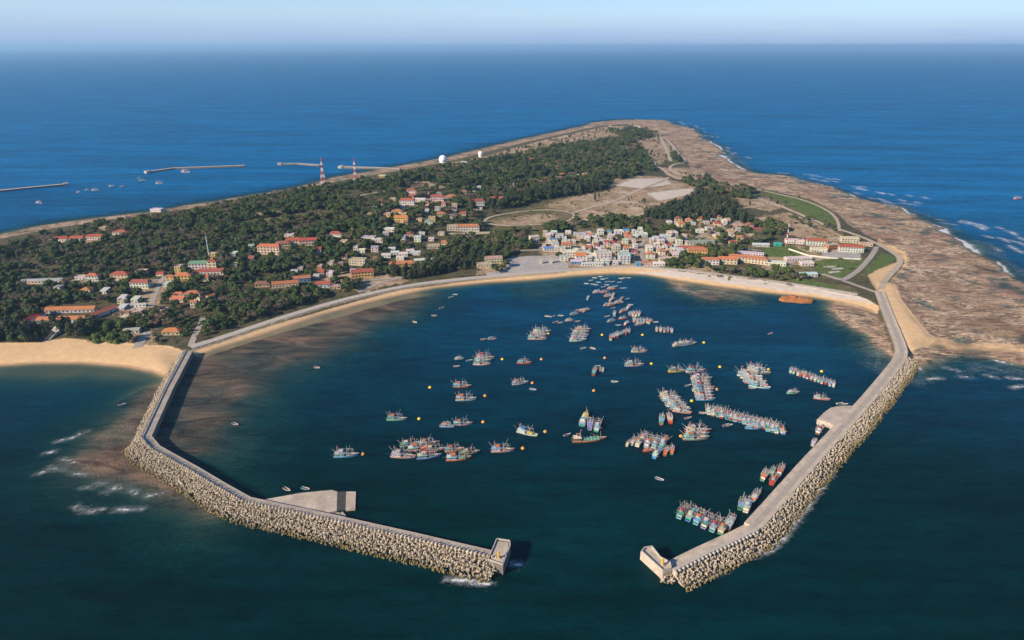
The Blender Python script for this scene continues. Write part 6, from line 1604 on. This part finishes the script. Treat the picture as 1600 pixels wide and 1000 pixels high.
for (px, py, h, k, hu) in cr: boat(px, py, h, k, hu, random.choice(['white', 'cream', 'mint', 'pink', 'sky']), 'red', random.choice([None, None, 'orange', 'sky']), random.uniform(.8, 1.05), 'off the town', group='small boats off the town')
dg = [(923, 438), (929, 434), (935, 441), (941, 436), (949, 440), (947, 435), (968, 441), (970, 435), (976, 434), (931, 445), (943, 448), (948, 445), (972, 450), (982, 434), (916, 443), (926, 444), (957, 440), (962, 447), (938, 432), (975, 450)]
for (px, py) in dg: boat(px, py, random.uniform(-25, 25), 'D', random.choice(['white', 'sky', 'cream', 'mint']), s=1.15, where='floating off the town beach', group='dinghies off the town beach')
dl = [(949, 494, 'by the town craft'), (966, 508, 'by the town craft'), (902, 502, 'by the town craft'), (855, 494, 'in the line west of the town craft'), (864, 494, 'in the line west of the town craft'), (876, 493, 'in the line west of the town craft'), (868, 503, 'near the line west of the town craft'), (875, 504, 'near the line west of the town craft'),
      (980, 467, 'by the town craft'), (985, 476, 'by the town craft'), (904, 484, 'by the town craft'), (1024, 503, 'by the town craft'), (958, 481, 'by the town craft'), (933, 572, 'near the end on red boat'), (911, 544, 'near the deep raft of five'), (926, 544, 'near the deep raft of five'), (960, 596, 'alone in mid harbour'), (832, 608, 'near the lone grey boat'), (733, 563, 'behind the raft of three'), (713, 572, 'near the raft of three'),
      (755, 530, 'beside a lone blue boat'), (886, 679, 'beside the broad brown boat'), (1075, 602, 'beside the tall poled raft'), (1075, 653, 'near the tightly packed raft'), (1134, 664, 'near the long straight row'), (1139, 664, 'near the long straight row'), (1175, 606, 'beside the yellow masted raft'), (1098, 645, 'at the outer end of the long row'), (1030, 748, 'alone off the blue raft'),
      (705, 464, 'off the seawall road'), (711, 460, 'off the seawall road'), (690, 481, 'off the seawall road'), (678, 493, 'off the seawall road'), (648, 503, 'off the seawall road'), (495, 574, 'over the weedy shallows'), (367, 662, 'over the weedy shallows'), (448, 764, 'beside the landing slab'), (477, 763, 'beside the landing slab'), (190, 632, 'off the sandy beach'), (1312, 630, 'beside the turning pad'), (1319, 631, 'beside the turning pad'), (1204, 521, 'near the rusty wreck')]
for (px, py, w) in dl: boat(px, py, random.uniform(-40, 40), 'D', random.choice(['white', 'white', 'pink', 'sky', 'cream']), s=1.2, where=w, group='dinghies ' + w)
for (px, py, k, hu, s) in ((61, 317, 'O', 'white', 1.2), (123, 301, 'O', 'grey', .9), (136, 297, 'O', 'white', .8), (149, 297.5, 'T', 'white', .9), (175, 292, 'T', 'brown', .8), (191, 292, 'O', 'grey', .9), (223, 283, 'T', 'white', .85), (249, 287, 'T', 'white', .95), (290, 269, 'T', 'white', 1.3), (217, 279, 'O', 'grey', .9)):
    boat(px, py, random.uniform(-20, 20), k, hu, 'white', 'blue', None, s, 'anchored off the far jetties', group='boats off the far jetties')
boat(1590, 311, 10, 'T', 'red', 'white', 'red', None, 1.0, 'alone on the open east sea')

# ------------------------------------------------------------------ mooring buoys
mb = MB(); n = 12
prof = [(0, -.7), (.75, -.65), (1.25, -.1), (1.3, .35), (1.05, .85), (.55, 1.1), (.2, 1.15)]
for (r, z) in prof:
    for i in range(n): a = 6.283 * i / n; mb.v.append((max(r, .01) * math.cos(a), max(r, .01) * math.sin(a), z))
for j in range(len(prof) - 1):
    for i in range(n): mb.f.append((j * n + i, j * n + (i + 1) % n, (j + 1) * n + (i + 1) % n, (j + 1) * n + i)); mb.m.append(0)
mb.f.append(tuple(range((len(prof) - 1) * n, len(prof) * n))); mb.m.append(0)
BUOY = mb.mesh('float', M['paint'], smooth=True)
BEYE = MB().tube((0, 0, 1.1), (0, 0, 1.6), .14, .14, 6).tube((-.3, 0, 1.6), (.3, 0, 1.6), .1, .1, 6).mesh('mooring_eye', M['metal'])
YB = [(655, 654), (672, 605), (785, 561), (857, 521), (941, 523), (1004, 523), (1100, 535), (1018, 568), (1125, 573), (1081, 626), (1201, 577), (1284, 580)]
OB = [(567, 709), (758, 618), (846, 561), (832, 598), (755, 659), (852, 674), (817, 700), (945, 559), (928, 610), (1120, 608), (1064, 681)]
for L, c_, w in ((YB, (.80, .55, .03), 'yellow'), (OB, (.72, .33, .06), 'orange')):
    for (px, py) in L:
        x, y = flat(px, py, .5); o = ob('mooring_buoy', None, None, (x, y, 0), 0, 1.15); tag(o, 'round %s mooring buoy floating among the anchored boats' % w, 'buoy', '%s mooring buoys' % w)
        ob('float', BUOY, o, color=c_); ob('mooring_eye', BEYE, o)
# things that share one label belong to one group
seen = {}
for o in COL.objects:
    if o.parent is None and 'label' in o.keys(): seen.setdefault(o['label'], []).append(o)
for lb, L in seen.items():
    if len(L) > 1:
        g = L[0].get('group') or ('look alikes: ' + lb)
        for o in L: o['group'] = g
